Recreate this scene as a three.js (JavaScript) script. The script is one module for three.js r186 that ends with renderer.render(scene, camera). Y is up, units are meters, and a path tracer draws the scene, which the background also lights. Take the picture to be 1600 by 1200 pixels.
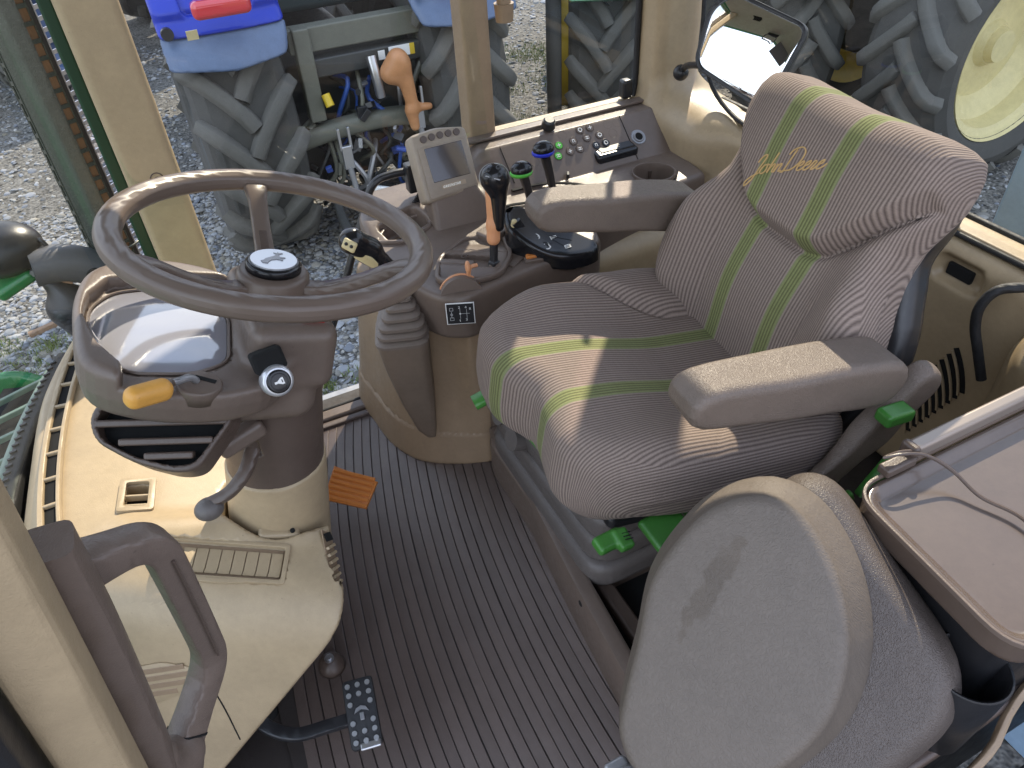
import * as THREE from 'three';
import { RoundedBoxGeometry } from 'three/addons/geometries/RoundedBoxGeometry.js';
import { ConvexGeometry } from 'three/addons/geometries/ConvexGeometry.js';
import { ImprovedNoise } from 'three/addons/math/ImprovedNoise.js';
import * as BGU from 'three/addons/utils/BufferGeometryUtils.js';
import { FontLoader } from 'three/addons/loaders/FontLoader.js';
import { TextGeometry } from 'three/addons/geometries/TextGeometry.js';

/* ------------------------------------------------------------------ camera
   World: x towards the tractor's rear, z towards its left (open door), y up,
   y = 0 is the cab floor; the yard lies 1.2 m below it. */
const D = Math.PI / 180;
const scene = new THREE.Scene();
const camera = new THREE.PerspectiveCamera(54.77, 4 / 3, 0.03, 400);
{
  const yaw = 24 * D, pitch = 40.8 * D, roll = -3.67 * D;
  const fw = new THREE.Vector3(Math.sin(yaw) * Math.cos(pitch), -Math.sin(pitch), -Math.cos(yaw) * Math.cos(pitch));
  const rt = new THREE.Vector3(Math.cos(yaw), 0, Math.sin(yaw));
  const up = new THREE.Vector3().crossVectors(rt, fw);
  const up2 = up.clone().multiplyScalar(Math.cos(roll)).addScaledVector(rt, -Math.sin(roll));
  camera.position.set(0, 1.33, 0.937);
  camera.up.copy(up2);
  camera.lookAt(camera.position.clone().add(fw));
}
/* ------------------------------------------------------------------ light */
const SUN_AZ = 46.2, SUN_EL = 37.3;          // azimuth from +x (rear) towards -z (right side)
const sunDir = new THREE.Vector3(Math.cos(SUN_EL * D) * Math.cos(SUN_AZ * D), Math.sin(SUN_EL * D), -Math.cos(SUN_EL * D) * Math.sin(SUN_AZ * D));
const sun = new THREE.DirectionalLight(0xffeed8, 4.2);
sun.position.copy(sunDir).multiplyScalar(12);
sun.target.position.set(0.5, 0, 0);
sun.castShadow = true;
sun.shadow.mapSize.set(2048, 2048);
sun.shadow.radius = 1;
Object.assign(sun.shadow.camera, { left: -8, right: 8, top: 8, bottom: -8, near: 0.5, far: 40 });
scene.add(sun, sun.target);
const EXPOSURE = 1.78;
{ // one clear pale sky: bluer overhead, hazy white low down, a few soft high clouds
  const W = 512, H = 256, data = new Float32Array(W * H * 4), nz = new ImprovedNoise();
  for (let j = 0; j < H; j++) for (let i = 0; i < W; i++) {
    const el = (j + 0.5) / H * Math.PI - Math.PI / 2, az = (i + 0.5) / W * 2 * Math.PI;
    const s = Math.sin(el), e = Math.max(0, s);
    const t = Math.pow(e, 0.45);
    let r = 1.04 * (1 - t) + 0.50 * t, g = 1.04 * (1 - t) + 0.63 * t, b = 1.06 * (1 - t) + 0.95 * t;
    const x = Math.cos(az) * Math.cos(el) * 2.2, z = Math.sin(az) * Math.cos(el) * 2.2, k = 1 / (e + 0.25);
    let c = 0, a = 0.55, f = 1;
    for (let o = 0; o < 5; o++) { c += a * nz.noise(x * k * f + 7.3, z * k * f * 1.9 + 2.1, 1.7 + o); a *= 0.55; f *= 2.1; }
    c = Math.min(1, Math.max(0, (c + 0.1) * 1.6)) * (s > 0 ? 1 : 0);
    r += (1.0 - r) * c * 0.4; g += (1.03 - g) * c * 0.4; b += (1.1 - b) * c * 0.4;
    { // hazy brightening of the air round the sun
      const dx = Math.cos(az) * Math.cos(el), dz = Math.sin(az) * Math.cos(el), co = dx * sunDir.x + s * sunDir.y + dz * sunDir.z, k2 = 1 + 0.9 * Math.exp(-(1 - co) / 0.16); r *= k2; g *= k2 * 0.99; b *= 1 + (k2 - 1) * 0.85; }
    if (s < 0) { r = 0.28; g = 0.27; b = 0.25; }
    const o = (j * W + i) * 4, q = 1.05;
    data[o] = r * q; data[o + 1] = g * q; data[o + 2] = b * q; data[o + 3] = 1;
  }
  const sky = new THREE.DataTexture(data, W, H, THREE.RGBAFormat, THREE.FloatType);
  sky.mapping = THREE.EquirectangularReflectionMapping; sky.magFilter = sky.minFilter = THREE.LinearFilter; sky.needsUpdate = true;
  scene.background = sky; scene.environment = sky;
}

/* ------------------------------------------------------------------ helpers */
let seed = 12345;
const rnd = () => { seed = (seed * 1664525 + 1013904223) >>> 0; return seed / 4294967296; };
const rr = (a, b) => a + (b - a) * rnd();
const V = (x, y, z) => new THREE.Vector3(x, y, z);
const V2 = (x, y) => new THREE.Vector2(x, y);
const clamp = (x, a, b) => x < a ? a : x > b ? b : x;
const sstep = (x, a, b) => { const t = clamp((x - a) / (b - a), 0, 1); return t * t * (3 - 2 * t); };
const lerp = (a, b, t) => a + (b - a) * t;
const NOISE = new ImprovedNoise();
const names = {};
function numbered(n) { const k = names[n] = (names[n] ?? -1) + 1; return k ? n + '_' + String(k).padStart(3, '0') : n; }
function tag(o, label, category, group, kind) {
  if (label) o.userData.label = label; if (category) o.userData.category = category;
  if (group) o.userData.group = group; if (kind) o.userData.kind = kind; return o;
}
function thing(name, label, category, pos = [0, 0, 0], turn = 0, group) {
  const o = new THREE.Group(); o.name = numbered(name); o.position.set(...pos); o.rotation.y = turn; scene.add(o);
  return tag(o, label, category, group);
}
function part(name, geo, m, parent) {
  const o = new THREE.Mesh(geo, m); o.name = parent === scene ? numbered(name) : name; o.castShadow = o.receiveShadow = true; parent.add(o); return o;
}
function struct(name, geo, m) { const o = part(name, geo, m, scene); o.userData.kind = 'structure'; return o; }
function copy(src, label, pos, turn) {
  const o = src.clone(); o.name = numbered(src.name.replace(/_\d{3}$/, '')); o.userData = { ...src.userData, label }; scene.add(o);
  if (pos) o.position.set(...pos); if (turn !== undefined) o.rotation.y = turn; return o;
}
// uv in metres by the axis each face looks along; smooth normals kept
function boxUV(g) {
  if (!g.attributes.normal) g.computeVertexNormals();
  const n = g.index ? g.toNonIndexed() : g;
  for (const k of Object.keys(n.attributes)) if (!['position', 'normal'].includes(k)) n.deleteAttribute(k);
  const p = n.attributes.position.array, c = n.attributes.position.count, uv = new Float32Array(c * 2);
  for (let i = 0; i < c; i += 3) {
    const a = i * 3, ux = p[a + 3] - p[a], uy = p[a + 4] - p[a + 1], uz = p[a + 5] - p[a + 2], vx = p[a + 6] - p[a], vy = p[a + 7] - p[a + 1], vz = p[a + 8] - p[a + 2];
    const nx = Math.abs(uy * vz - uz * vy), ny = Math.abs(uz * vx - ux * vz), nzz = Math.abs(ux * vy - uy * vx);
    for (let k = 0; k < 3; k++) {
      const q = a + k * 3, o = (i + k) * 2;
      if (nx >= ny && nx >= nzz) { uv[o] = p[q + 2]; uv[o + 1] = p[q + 1]; }
      else if (ny >= nzz) { uv[o] = p[q]; uv[o + 1] = p[q + 2]; }
      else { uv[o] = p[q]; uv[o + 1] = p[q + 1]; }
    }
  }
  n.setAttribute('uv', new THREE.BufferAttribute(uv, 2)); n.morphAttributes = {}; return n;
}
function merge(list) { return BGU.mergeGeometries(list.map(g => { const h = g.attributes.uv && !g.index && g.userData.done ? g : boxUV(g); h.userData.done = true; return h; })); }
const M4 = new THREE.Matrix4();
function xform(g, pos = [0, 0, 0], rot = [0, 0, 0], sc = [1, 1, 1]) {
  M4.compose(V(...pos), new THREE.Quaternion().setFromEuler(new THREE.Euler(...rot)), V(...sc)); return g.applyMatrix4(M4);
}
// place a geometry modelled with x = u, y = v, z = n on an oriented frame
function frameM(p, n, u) {
  const N = V(...n).normalize(), U = V(...u); U.addScaledVector(N, -U.dot(N)).normalize(); const W = new THREE.Vector3().crossVectors(N, U);
  return new THREE.Matrix4().makeBasis(U, W, N).setPosition(...p);
}
const rbox = (w, h, d, r = 0.004, s = 3) => boxUV(new RoundedBoxGeometry(w, h, d, s, Math.min(r, w / 2.01, h / 2.01, d / 2.01)));
const cyl = (r1, r2, h, n = 28) => boxUV(new THREE.CylinderGeometry(r1, r2, h, n));
const ball = (r, a = 24, b = 16) => boxUV(new THREE.SphereGeometry(r, a, b));
const lathe = (pts, n = 40) => boxUV(new THREE.LatheGeometry(pts.map(p => V2(...p)), n));
function creased(g, a = 0.6) { return BGU.toCreasedNormals(g, a); }
function shapeOf(pts, smooth) {
  const s = new THREE.Shape();
  if (smooth) { const c = new THREE.CatmullRomCurve3(pts.map(p => V(p[0], p[1], 0)), true, 'centripetal').getSpacedPoints(smooth); c.pop(); s.setFromPoints(c.map(p => V2(p.x, p.y))); }
  else s.setFromPoints(pts.map(p => V2(...p)));
  return s;
}
function roundPoly(pts, r, seg = 6) { // fillet the corners of a polygon
  const out = [], n = pts.length;
  for (let i = 0; i < n; i++) {
    const p = V2(...pts[i]), a = V2(...pts[(i + n - 1) % n]), b = V2(...pts[(i + 1) % n]), rad = pts[i][2] ?? r;
    const da = a.clone().sub(p), db = b.clone().sub(p), k = Math.min(rad, da.length() * 0.48, db.length() * 0.48);
    if (k < 1e-5) { out.push([p.x, p.y]); continue; }
    const s = p.clone().addScaledVector(da.normalize(), k), e = p.clone().addScaledVector(db.normalize(), k);
    for (let j = 0; j <= seg; j++) { const t = j / seg, q = s.clone().multiplyScalar((1 - t) * (1 - t)).addScaledVector(p, 2 * t * (1 - t)).addScaledVector(e, t * t); out.push([q.x, q.y]); }
  }
  return out;
}
function extr(pts, depth, bev = 0.002, holes = [], seg = 2) {
  const s = Array.isArray(pts) ? shapeOf(pts) : pts; for (const h of holes) s.holes.push(new THREE.Path(h.map(p => V2(...p))));
  const g = new THREE.ExtrudeGeometry(s, { depth: Math.max(1e-4, depth - 2 * bev), bevelEnabled: bev > 0, bevelThickness: bev, bevelSize: bev, bevelOffset: -bev, bevelSegments: seg, curveSegments: 10 });
  g.translate(0, 0, bev); return boxUV(creased(g, 0.7));
}
// sweep a closed 2-D section along a smooth path
function sweep(path, section, { n = 40, closed = false, scale = null, up = null, cap = true, tension = 'centripetal', straight = false } = {}) {
  const P = path.map(p => Array.isArray(p) ? V(...p) : p);
  let pts;
  if (straight) pts = P; else { const c = new THREE.CatmullRomCurve3(P, closed, tension); pts = c.getSpacedPoints(n); if (closed) pts.pop(); }
  const m = pts.length, k = section.length, pos = [], idx = [];
  let nrm = up ? V(...up) : null, prevT = null;
  for (let i = 0; i < m; i++) {
    const a = pts[closed ? (i + m - 1) % m : Math.max(0, i - 1)], b = pts[closed ? (i + 1) % m : Math.min(m - 1, i + 1)];
    const t = b.clone().sub(a).normalize();
    if (!nrm) { nrm = Math.abs(t.y) < 0.9 ? V(0, 1, 0) : V(1, 0, 0); }
    if (up) nrm = V(...up);
    else if (prevT) { const q = new THREE.Quaternion().setFromUnitVectors(prevT, t); nrm.applyQuaternion(q); }
    const bi = new THREE.Vector3().crossVectors(t, nrm).normalize(), nn = new THREE.Vector3().crossVectors(bi, t).normalize();
    if (!up) nrm = nn.clone(); prevT = t;
    const s = scale ? scale(i / (m - (closed ? 0 : 1))) : 1, sx = Array.isArray(s) ? s[0] : s, sy = Array.isArray(s) ? s[1] : s;
    for (const q of section) { const v = pts[i].clone().addScaledVector(bi, q[0] * sx).addScaledVector(nn, q[1] * sy); pos.push(v.x, v.y, v.z); }
  }
  const rows = closed ? m : m - 1;
  for (let i = 0; i < rows; i++) for (let j = 0; j < k; j++) { const a = i * k + j, b = i * k + (j + 1) % k, c = ((i + 1) % m) * k + j, d = ((i + 1) % m) * k + (j + 1) % k; idx.push(a, b, c, b, d, c); }
  if (!closed && cap) for (let j = 1; j < k - 1; j++) { idx.push(0, j + 1, j); const o = (m - 1) * k; idx.push(o, o + j, o + j + 1); }
  const g = new THREE.BufferGeometry(); g.setAttribute('position', new THREE.Float32BufferAttribute(pos, 3)); g.setIndex(idx); g.computeVertexNormals();
  // orient outward
  return boxUV(creased(g, 0.75));
}
function roundPoly3(pts, r, seg = 6) { const P = pts.map(p => V(...p)), out = [P[0]]; for (let i = 1; i < P.length - 1; i++) { const a = P[i - 1].clone().sub(P[i]), b = P[i + 1].clone().sub(P[i]), k = Math.min(r, a.length() * 0.48, b.length() * 0.48), s = P[i].clone().addScaledVector(a.normalize(), k), e = P[i].clone().addScaledVector(b.normalize(), k); for (let j = 0; j <= seg; j++) { const t = j / seg; out.push(s.clone().multiplyScalar((1 - t) * (1 - t)).addScaledVector(P[i], 2 * t * (1 - t)).addScaledVector(e, t * t)); } } out.push(P[P.length - 1]); return out; }
const circ = (r, n = 12) => Array.from({ length: n }, (_, i) => [r * Math.cos(i / n * 2 * Math.PI), r * Math.sin(i / n * 2 * Math.PI)]);
const rrect = (w, h, r, seg = 4) => roundPoly([[w / 2, -h / 2], [w / 2, h / 2], [-w / 2, h / 2], [-w / 2, -h / 2]], r, seg);
const tube = (path, r, o = {}) => sweep(path, circ(r, o.sides ?? 12), o);
// loft through rings of equal point count
function loft(rings, capA = true, capB = true, crease = 0.8) {
  const k = rings[0].length, pos = [], idx = [];
  for (const r of rings) for (const p of r) pos.push(...(Array.isArray(p) ? p : p.toArray()));
  for (let i = 0; i < rings.length - 1; i++) for (let j = 0; j < k; j++) { const a = i * k + j, b = i * k + (j + 1) % k, c = a + k, d = b + k; idx.push(a, b, c, b, d, c); }
  if (capA) for (let j = 1; j < k - 1; j++) idx.push(0, j + 1, j);
  if (capB) { const o = (rings.length - 1) * k; for (let j = 1; j < k - 1; j++) idx.push(o, o + j, o + j + 1); }
  const g = new THREE.BufferGeometry(); g.setAttribute('position', new THREE.Float32BufferAttribute(pos, 3)); g.setIndex(idx); g.computeVertexNormals();
  return boxUV(creased(g, crease));
}
/* ---- signed distance modelling for moulded shapes ---- */
const smin = (a, b, k) => { const h = Math.max(k - Math.abs(a - b), 0) / k; return Math.min(a, b) - h * h * k * 0.25; };
const smax = (a, b, k) => -smin(-a, -b, k);
const sBox = (cx, cy, cz, hx, hy, hz, r) => (x, y, z) => {
  const qx = Math.abs(x - cx) - hx + r, qy = Math.abs(y - cy) - hy + r, qz = Math.abs(z - cz) - hz + r;
  return Math.hypot(Math.max(qx, 0), Math.max(qy, 0), Math.max(qz, 0)) + Math.min(Math.max(qx, qy, qz), 0) - r;
};
const sCap = (a, b, r1, r2 = r1) => { const dx = b[0] - a[0], dy = b[1] - a[1], dz = b[2] - a[2], l2 = dx * dx + dy * dy + dz * dz; return (x, y, z) => { const h = clamp(((x - a[0]) * dx + (y - a[1]) * dy + (z - a[2]) * dz) / l2, 0, 1); return Math.hypot(x - a[0] - h * dx, y - a[1] - h * dy, z - a[2] - h * dz) - lerp(r1, r2, h); }; };
const sCyl = (a, n, r, h, rd = 0.003) => { const N = V(...n).normalize(); return (x, y, z) => { const px = x - a[0], py = y - a[1], pz = z - a[2], t = px * N.x + py * N.y + pz * N.z; const q = Math.sqrt(Math.max(0, px * px + py * py + pz * pz - t * t)); const u = q - r + rd, v = Math.abs(t) - h + rd; return Math.min(Math.max(u, v), 0) + Math.hypot(Math.max(u, 0), Math.max(v, 0)) - rd; }; };
function sPoly(pts) {
  const n = pts.length, X = pts.map(p => p[0]), Y = pts.map(p => p[1]);
  return (x, y) => {
    let d = 1e9, s = 1;
    for (let i = 0, j = n - 1; i < n; j = i++) {
      const ex = X[j] - X[i], ey = Y[j] - Y[i], wx = x - X[i], wy = y - Y[i];
      const t = clamp((wx * ex + wy * ey) / (ex * ex + ey * ey), 0, 1), bx = wx - ex * t, by = wy - ey * t, q = bx * bx + by * by;
      if (q < d) d = q;
      const c1 = y >= Y[i], c2 = y < Y[j], c3 = ex * wy > ey * wx;
      if ((c1 && c2 && c3) || (!c1 && !c2 && !c3)) s = -s;
    }
    return s * Math.sqrt(d);
  };
}
const spline2 = (pts, n) => { const c = new THREE.CatmullRomCurve3(pts.map(p => V(p[0], p[1], 0)), true, 'centripetal').getSpacedPoints(n); c.pop(); return c.map(p => [p.x, p.y]); };
const prismD = (d2, t, half, r) => { const a = d2 + r, b = Math.abs(t) - half + r; return Math.min(Math.max(a, b), 0) + Math.hypot(Math.max(a, 0), Math.max(b, 0)) - r; };
function sdfGeo(f, lo, hi, h) { // surface nets
  const B = 6, nx = Math.ceil((hi[0] - lo[0]) / h / B) * B, ny = Math.ceil((hi[1] - lo[1]) / h / B) * B, nz = Math.ceil((hi[2] - lo[2]) / h / B) * B;
  const sx = nx + 1, sy = ny + 1, sz = nz + 1, F = new Float32Array(sx * sy * sz).fill(1), act = [];
  const R = B * h * 0.5 * 1.7321 * 1.3 + h;
  for (let k = 0; k < nz; k += B) for (let j = 0; j < ny; j += B) for (let i = 0; i < nx; i += B) {
    const c = f(lo[0] + (i + B / 2) * h, lo[1] + (j + B / 2) * h, lo[2] + (k + B / 2) * h);
    if (Math.abs(c) > R) { if (c < 0) for (let c3 = 0; c3 <= B; c3++) for (let b3 = 0; b3 <= B; b3++) for (let a3 = 0; a3 <= B; a3++) { const q = (i + a3) + sx * ((j + b3) + sy * (k + c3)); if (F[q] === 1) F[q] = -1; } continue; }
    act.push([i, j, k]);
  }
  for (const [i, j, k] of act) for (let c3 = 0; c3 <= B; c3++) for (let b3 = 0; b3 <= B; b3++) for (let a3 = 0; a3 <= B; a3++) {
    const q = (i + a3) + sx * ((j + b3) + sy * (k + c3)); if (F[q] !== 1 && F[q] !== -1) continue;
    F[q] = f(lo[0] + (i + a3) * h, lo[1] + (j + b3) * h, lo[2] + (k + c3) * h);
  }
  const id = new Int32Array(sx * sy * sz).fill(-1), pos = [], nor = [], idx = [], e = h * 0.35;
  const cell = (i, j, k) => {
    const q0 = i + sx * (j + sy * k); if (id[q0] >= 0) return id[q0];
    let n = 0, x = 0, y = 0, z = 0;
    const v = (a, b, c) => F[(i + a) + sx * ((j + b) + sy * (k + c))];
    const edge = (a, b, c, a2, b2, c2) => { const p = v(a, b, c), q = v(a2, b2, c2); if ((p < 0) !== (q < 0)) { const t = p / (p - q); x += a + (a2 - a) * t; y += b + (b2 - b) * t; z += c + (c2 - c) * t; n++; } };
    for (let a = 0; a < 2; a++) for (let b = 0; b < 2; b++) { edge(0, a, b, 1, a, b); edge(a, 0, b, a, 1, b); edge(a, b, 0, a, b, 1); }
    if (!n) n = 1;
    let X = lo[0] + (i + x / n) * h, Y = lo[1] + (j + y / n) * h, Z = lo[2] + (k + z / n) * h, gx, gy, gz;
    for (let it = 0; it < 2; it++) {
      gx = f(X + e, Y, Z) - f(X - e, Y, Z); gy = f(X, Y + e, Z) - f(X, Y - e, Z); gz = f(X, Y, Z + e) - f(X, Y, Z - e);
      const l = Math.hypot(gx, gy, gz) || 1; gx /= l; gy /= l; gz /= l;
      if (!it) { const d = clamp(f(X, Y, Z), -h * 0.6, h * 0.6); X -= d * gx; Y -= d * gy; Z -= d * gz; }
    }
    pos.push(X, Y, Z); nor.push(gx, gy, gz); return id[q0] = pos.length / 3 - 1;
  };
  for (const [bi, bj, bk] of act) for (let k = bk; k < bk + B; k++) for (let j = bj; j < bj + B; j++) for (let i = bi; i < bi + B; i++) {
    const a = F[i + sx * (j + sy * k)] < 0;
    if (i && j && k) {
      if (a !== (F[i + 1 + sx * (j + sy * k)] < 0)) { const q = [cell(i, j - 1, k - 1), cell(i, j, k - 1), cell(i, j, k), cell(i, j - 1, k)]; a ? idx.push(q[0], q[1], q[2], q[0], q[2], q[3]) : idx.push(q[0], q[2], q[1], q[0], q[3], q[2]); }
      if (a !== (F[i + sx * (j + 1 + sy * k)] < 0)) { const q = [cell(i - 1, j, k - 1), cell(i - 1, j, k), cell(i, j, k), cell(i, j, k - 1)]; a ? idx.push(q[0], q[1], q[2], q[0], q[2], q[3]) : idx.push(q[0], q[2], q[1], q[0], q[3], q[2]); }
      if (a !== (F[i + sx * (j + sy * (k + 1))] < 0)) { const q = [cell(i - 1, j - 1, k), cell(i, j - 1, k), cell(i, j, k), cell(i - 1, j, k)]; a ? idx.push(q[0], q[1], q[2], q[0], q[2], q[3]) : idx.push(q[0], q[2], q[1], q[0], q[3], q[2]); }
    }
  }
  const g = new THREE.BufferGeometry(); g.setAttribute('position', new THREE.Float32BufferAttribute(pos, 3)); g.setAttribute('normal', new THREE.Float32BufferAttribute(nor, 3)); g.setIndex(idx); return g;
}
const sdf = (f, lo, hi, h) => boxUV(sdfGeo(f, lo, hi, h));
// box rotated about its centre, as a distance
function sRBox(c, half, rot, r) { const q = new THREE.Quaternion().setFromEuler(new THREE.Euler(...rot)).invert(), m = new THREE.Matrix4().makeRotationFromQuaternion(q).elements, b = sBox(0, 0, 0, ...half, r); return (x, y, z) => { x -= c[0]; y -= c[1]; z -= c[2]; return b(m[0] * x + m[4] * y + m[8] * z, m[1] * x + m[5] * y + m[9] * z, m[2] * x + m[6] * y + m[10] * z); }; }
// distance in an oriented frame (u, v, n) as made by frameM
function inFrame(M, f) { const e = M.clone().invert().elements; return (x, y, z) => f(e[0] * x + e[4] * y + e[8] * z + e[12], e[1] * x + e[5] * y + e[9] * z + e[13], e[2] * x + e[6] * y + e[10] * z + e[14]); }
/* ------------------------------------------------------------------ textures and materials */
function dataTex(w, h, fn, srgb) {
  const d = new Uint8Array(w * h * 4);
  for (let j = 0; j < h; j++) for (let i = 0; i < w; i++) { const c = fn(i / w, j / h, i, j), o = (j * w + i) * 4; const a = Array.isArray(c) ? c : [c, c, c]; d[o] = clamp(a[0], 0, 1) * 255; d[o + 1] = clamp(a[1], 0, 1) * 255; d[o + 2] = clamp(a[2], 0, 1) * 255; d[o + 3] = 255; }
  const t = new THREE.DataTexture(d, w, h, THREE.RGBAFormat); t.wrapS = t.wrapT = THREE.RepeatWrapping; t.magFilter = THREE.LinearFilter; t.minFilter = THREE.LinearMipmapLinearFilter; t.generateMipmaps = true;
  if (srgb) t.colorSpace = THREE.SRGBColorSpace; t.needsUpdate = true; return t;
}
// tileable value noise
function vnoise(per, sd) {
  const g = new Float32Array(per * per); let s = sd; for (let i = 0; i < g.length; i++) { s = (s * 1664525 + 1013904223) >>> 0; g[i] = s / 4294967296; }
  return (u, v) => { const x = u * per, y = v * per, i = Math.floor(x), j = Math.floor(y), fx = x - i, fy = y - j, a = fx * fx * (3 - 2 * fx), b = fy * fy * (3 - 2 * fy), I = ((i % per) + per) % per, J = ((j % per) + per) % per, I1 = (I + 1) % per, J1 = (J + 1) % per; return lerp(lerp(g[J * per + I], g[J * per + I1], a), lerp(g[J1 * per + I], g[J1 * per + I1], a), b); };
}
const n4 = vnoise(4, 11), n8 = vnoise(8, 12), n16 = vnoise(16, 13), n32 = vnoise(32, 14), n64 = vnoise(64, 15), n128 = vnoise(128, 16), n256 = vnoise(256, 17);
const rep = (t, w, h = w) => { const c = t.clone(); c.repeat.set(1 / w, 1 / h); c.needsUpdate = true; return c; };
const T_grain = dataTex(512, 512, (u, v) => 0.5 * n128(u, v) + 0.3 * n256(u, v) + 0.2 * n64(u, v));
const specks = []; for (let i = 0; i < 260; i++) specks.push([rnd(), rnd(), rr(0.0008, 0.003), rr(0.7, 1.12)]);
const T_mottle = dataTex(512, 512, (u, v) => {
  let c = 0.9 + 0.08 * (n4(u, v) - 0.5) + 0.08 * (n16(u, v) - 0.5) + 0.06 * (n64(u, v) - 0.5) + 0.05 * (n256(u, v) - 0.5);
  for (const s of specks) { let dx = Math.abs(u - s[0]), dy = Math.abs(v - s[1]); if (dx < 0.004 && dy < 0.004 && Math.hypot(dx, dy * 1.6) < s[2]) c *= s[3]; }
  return c;
});
const T_rough = dataTex(256, 256, (u, v) => { const c = 0.82 + 0.16 * (n8(u, v) - 0.5) + 0.2 * (n32(u, v) - 0.5) + 0.1 * (n128(u, v) - 0.5); return [c, c, c]; });
const T_leather = dataTex(512, 512, (u, v) => { // creased vinyl: cells with fine folds between
  const w = u + 0.02 * n32(u, v), q = v + 0.02 * n32(v, u); let a = Math.abs(n64(w, q * 1.0) - 0.5) * 2, b = Math.abs(n128(w + 0.3, q) - 0.5) * 2; return clamp(0.35 + 0.55 * Math.min(1, a * 2.2) * Math.min(1, 0.4 + b * 1.6), 0, 1);
});
const lin = (r, g, b) => new THREE.Color().setRGB(r, g, b);
const G12 = rep(T_grain, 0.10), G6 = rep(T_grain, 0.05), MO = rep(T_mottle, 0.45), RO = rep(T_rough, 0.2);
function plastic(c, rough = 0.55, bump = 0.00022, extra = {}) { return new THREE.MeshStandardMaterial({ color: lin(...c), roughness: rough, map: MO, roughnessMap: RO, bumpMap: bump ? G12 : null, bumpScale: bump || 0, ...extra }); }
function smooth(c, rough = 0.4, metal = 0, extra = {}) { return new THREE.MeshStandardMaterial({ color: lin(...c), roughness: rough, metalness: metal, ...extra }); }
const M = {
  beige: plastic([0.44, 0.335, 0.205], 0.5),
  beigeDark: plastic([0.32, 0.225, 0.14], 0.52),
  brown: plastic([0.165, 0.124, 0.099], 0.46),
  brownDark: plastic([0.105, 0.075, 0.059], 0.45),
  grip: smooth([0.140, 0.104, 0.082], 0.36),
  taupe: plastic([0.20, 0.16, 0.13], 0.6, 0.0004),
  grey: plastic([0.135, 0.118, 0.108], 0.55, 0.0004),
  black: plastic([0.022, 0.022, 0.024], 0.42, 0.0001),
  blackGloss: smooth([0.012, 0.012, 0.014], 0.2),
  rubber: plastic([0.018, 0.018, 0.019], 0.75, 0.0003),
  dark: smooth([0.006, 0.006, 0.006], 0.95),
  mat: plastic([0.128, 0.096, 0.082], 0.48, 0.0004),
  matDeep: plastic([0.035, 0.027, 0.023], 0.8),
  green: plastic([0.060, 0.235, 0.038], 0.42, 0.00015),
  hoodGreen: smooth([0.02, 0.17, 0.05], 0.25),
  frameGreen: smooth([0.012, 0.045, 0.02], 0.35),
  orange: plastic([0.72, 0.25, 0.055], 0.5, 0.0001),
  paleOrange: plastic([0.78, 0.36, 0.17], 0.5, 0.0001),
  amber: plastic([0.80, 0.40, 0.08], 0.5, 0.0001),
  cream: plastic([0.72, 0.6, 0.32], 0.45, 0.0001),
  red: plastic([0.6, 0.03, 0.03], 0.35, 0),
  blue: smooth([0.012, 0.03, 0.5], 0.3),
  limeRing: smooth([0.10, 0.5, 0.06], 0.4),
  steel: smooth([0.55, 0.55, 0.56], 0.32, 0.9),
  steelDull: plastic([0.36, 0.36, 0.37], 0.5, 0.0001, { metalness: 0.6 }),
  silver: smooth([0.62, 0.63, 0.65], 0.28, 0.6),
  white: smooth([0.8, 0.8, 0.78], 0.5),
  mirror: smooth([0.93, 0.94, 0.95], 0.015, 1),
  screen: new THREE.MeshPhysicalMaterial({ color: lin(0.018, 0.016, 0.022), roughness: 0.12, clearcoat: 1, clearcoatRoughness: 0.05 }),
  glass: new THREE.MeshPhysicalMaterial({ color: lin(0.93, 0.97, 0.94), roughness: 0.0, transmission: 1, thickness: 0, ior: 1.5 }),
  headliner: plastic([0.48, 0.42, 0.33], 0.85, 0.0003),
};
// ribbed seat cloth with two green bands; u runs across the seat in metres, v along the ribs
const CLW = 0.64, CLH = 0.064, CW = 2048, CH = 128;
function clothAt(u, v, hgt) {
  const x = u * CLW - CLW / 2, per = 0.0060, ph = x / per, f = ph - Math.floor(ph);
  const rib = 0.5 + 0.5 * Math.cos((f - 0.5) * 2 * Math.PI), knit = 0.5 + 0.5 * Math.cos(v * 2 * Math.PI * 32 + Math.floor(ph) * Math.PI), yarn = n256(u * 2, v * 0.4) - 0.5;
  if (hgt) return 0.15 + 0.55 * Math.pow(rib, 0.7) + 0.16 * knit * rib + 0.2 * yarn;
  const b = Math.abs(Math.abs(x) - 0.063);
  let lo = [0.122, 0.088, 0.072], hi = [0.33, 0.258, 0.214];
  if (b < 0.0165) { lo = [0.10, 0.105, 0.035]; hi = [0.245, 0.265, 0.105]; if (b > 0.0135) { lo = [0.19, 0.20, 0.095]; hi = [0.31, 0.33, 0.165]; } }
  const t = clamp(Math.pow(rib, 0.75) * (0.8 + 0.2 * knit) + 0.25 * yarn, 0, 1), m = 1 + 0.1 * (n32(u, v) - 0.5);
  return [0, 1, 2].map(k => Math.pow(clamp(lerp(lo[k], hi[k], t) * m, 0, 1), 1 / 2.2));
}
const T_cloth = dataTex(CW, CH, (u, v) => clothAt(u, v, false), true), T_clothH = dataTex(CW, CH, (u, v) => clothAt(u, v, true));
for (const t of [T_cloth, T_clothH]) { t.repeat.set(1 / CLW, 1 / CLH); t.offset.set(0.5, 0); t.needsUpdate = true; }
M.cloth = new THREE.MeshPhysicalMaterial({ map: T_cloth, bumpMap: T_clothH, bumpScale: 0.0010, roughness: 0.95, sheen: 0.15, sheenRoughness: 0.6, sheenColor: lin(0.5, 0.45, 0.42) });
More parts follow.
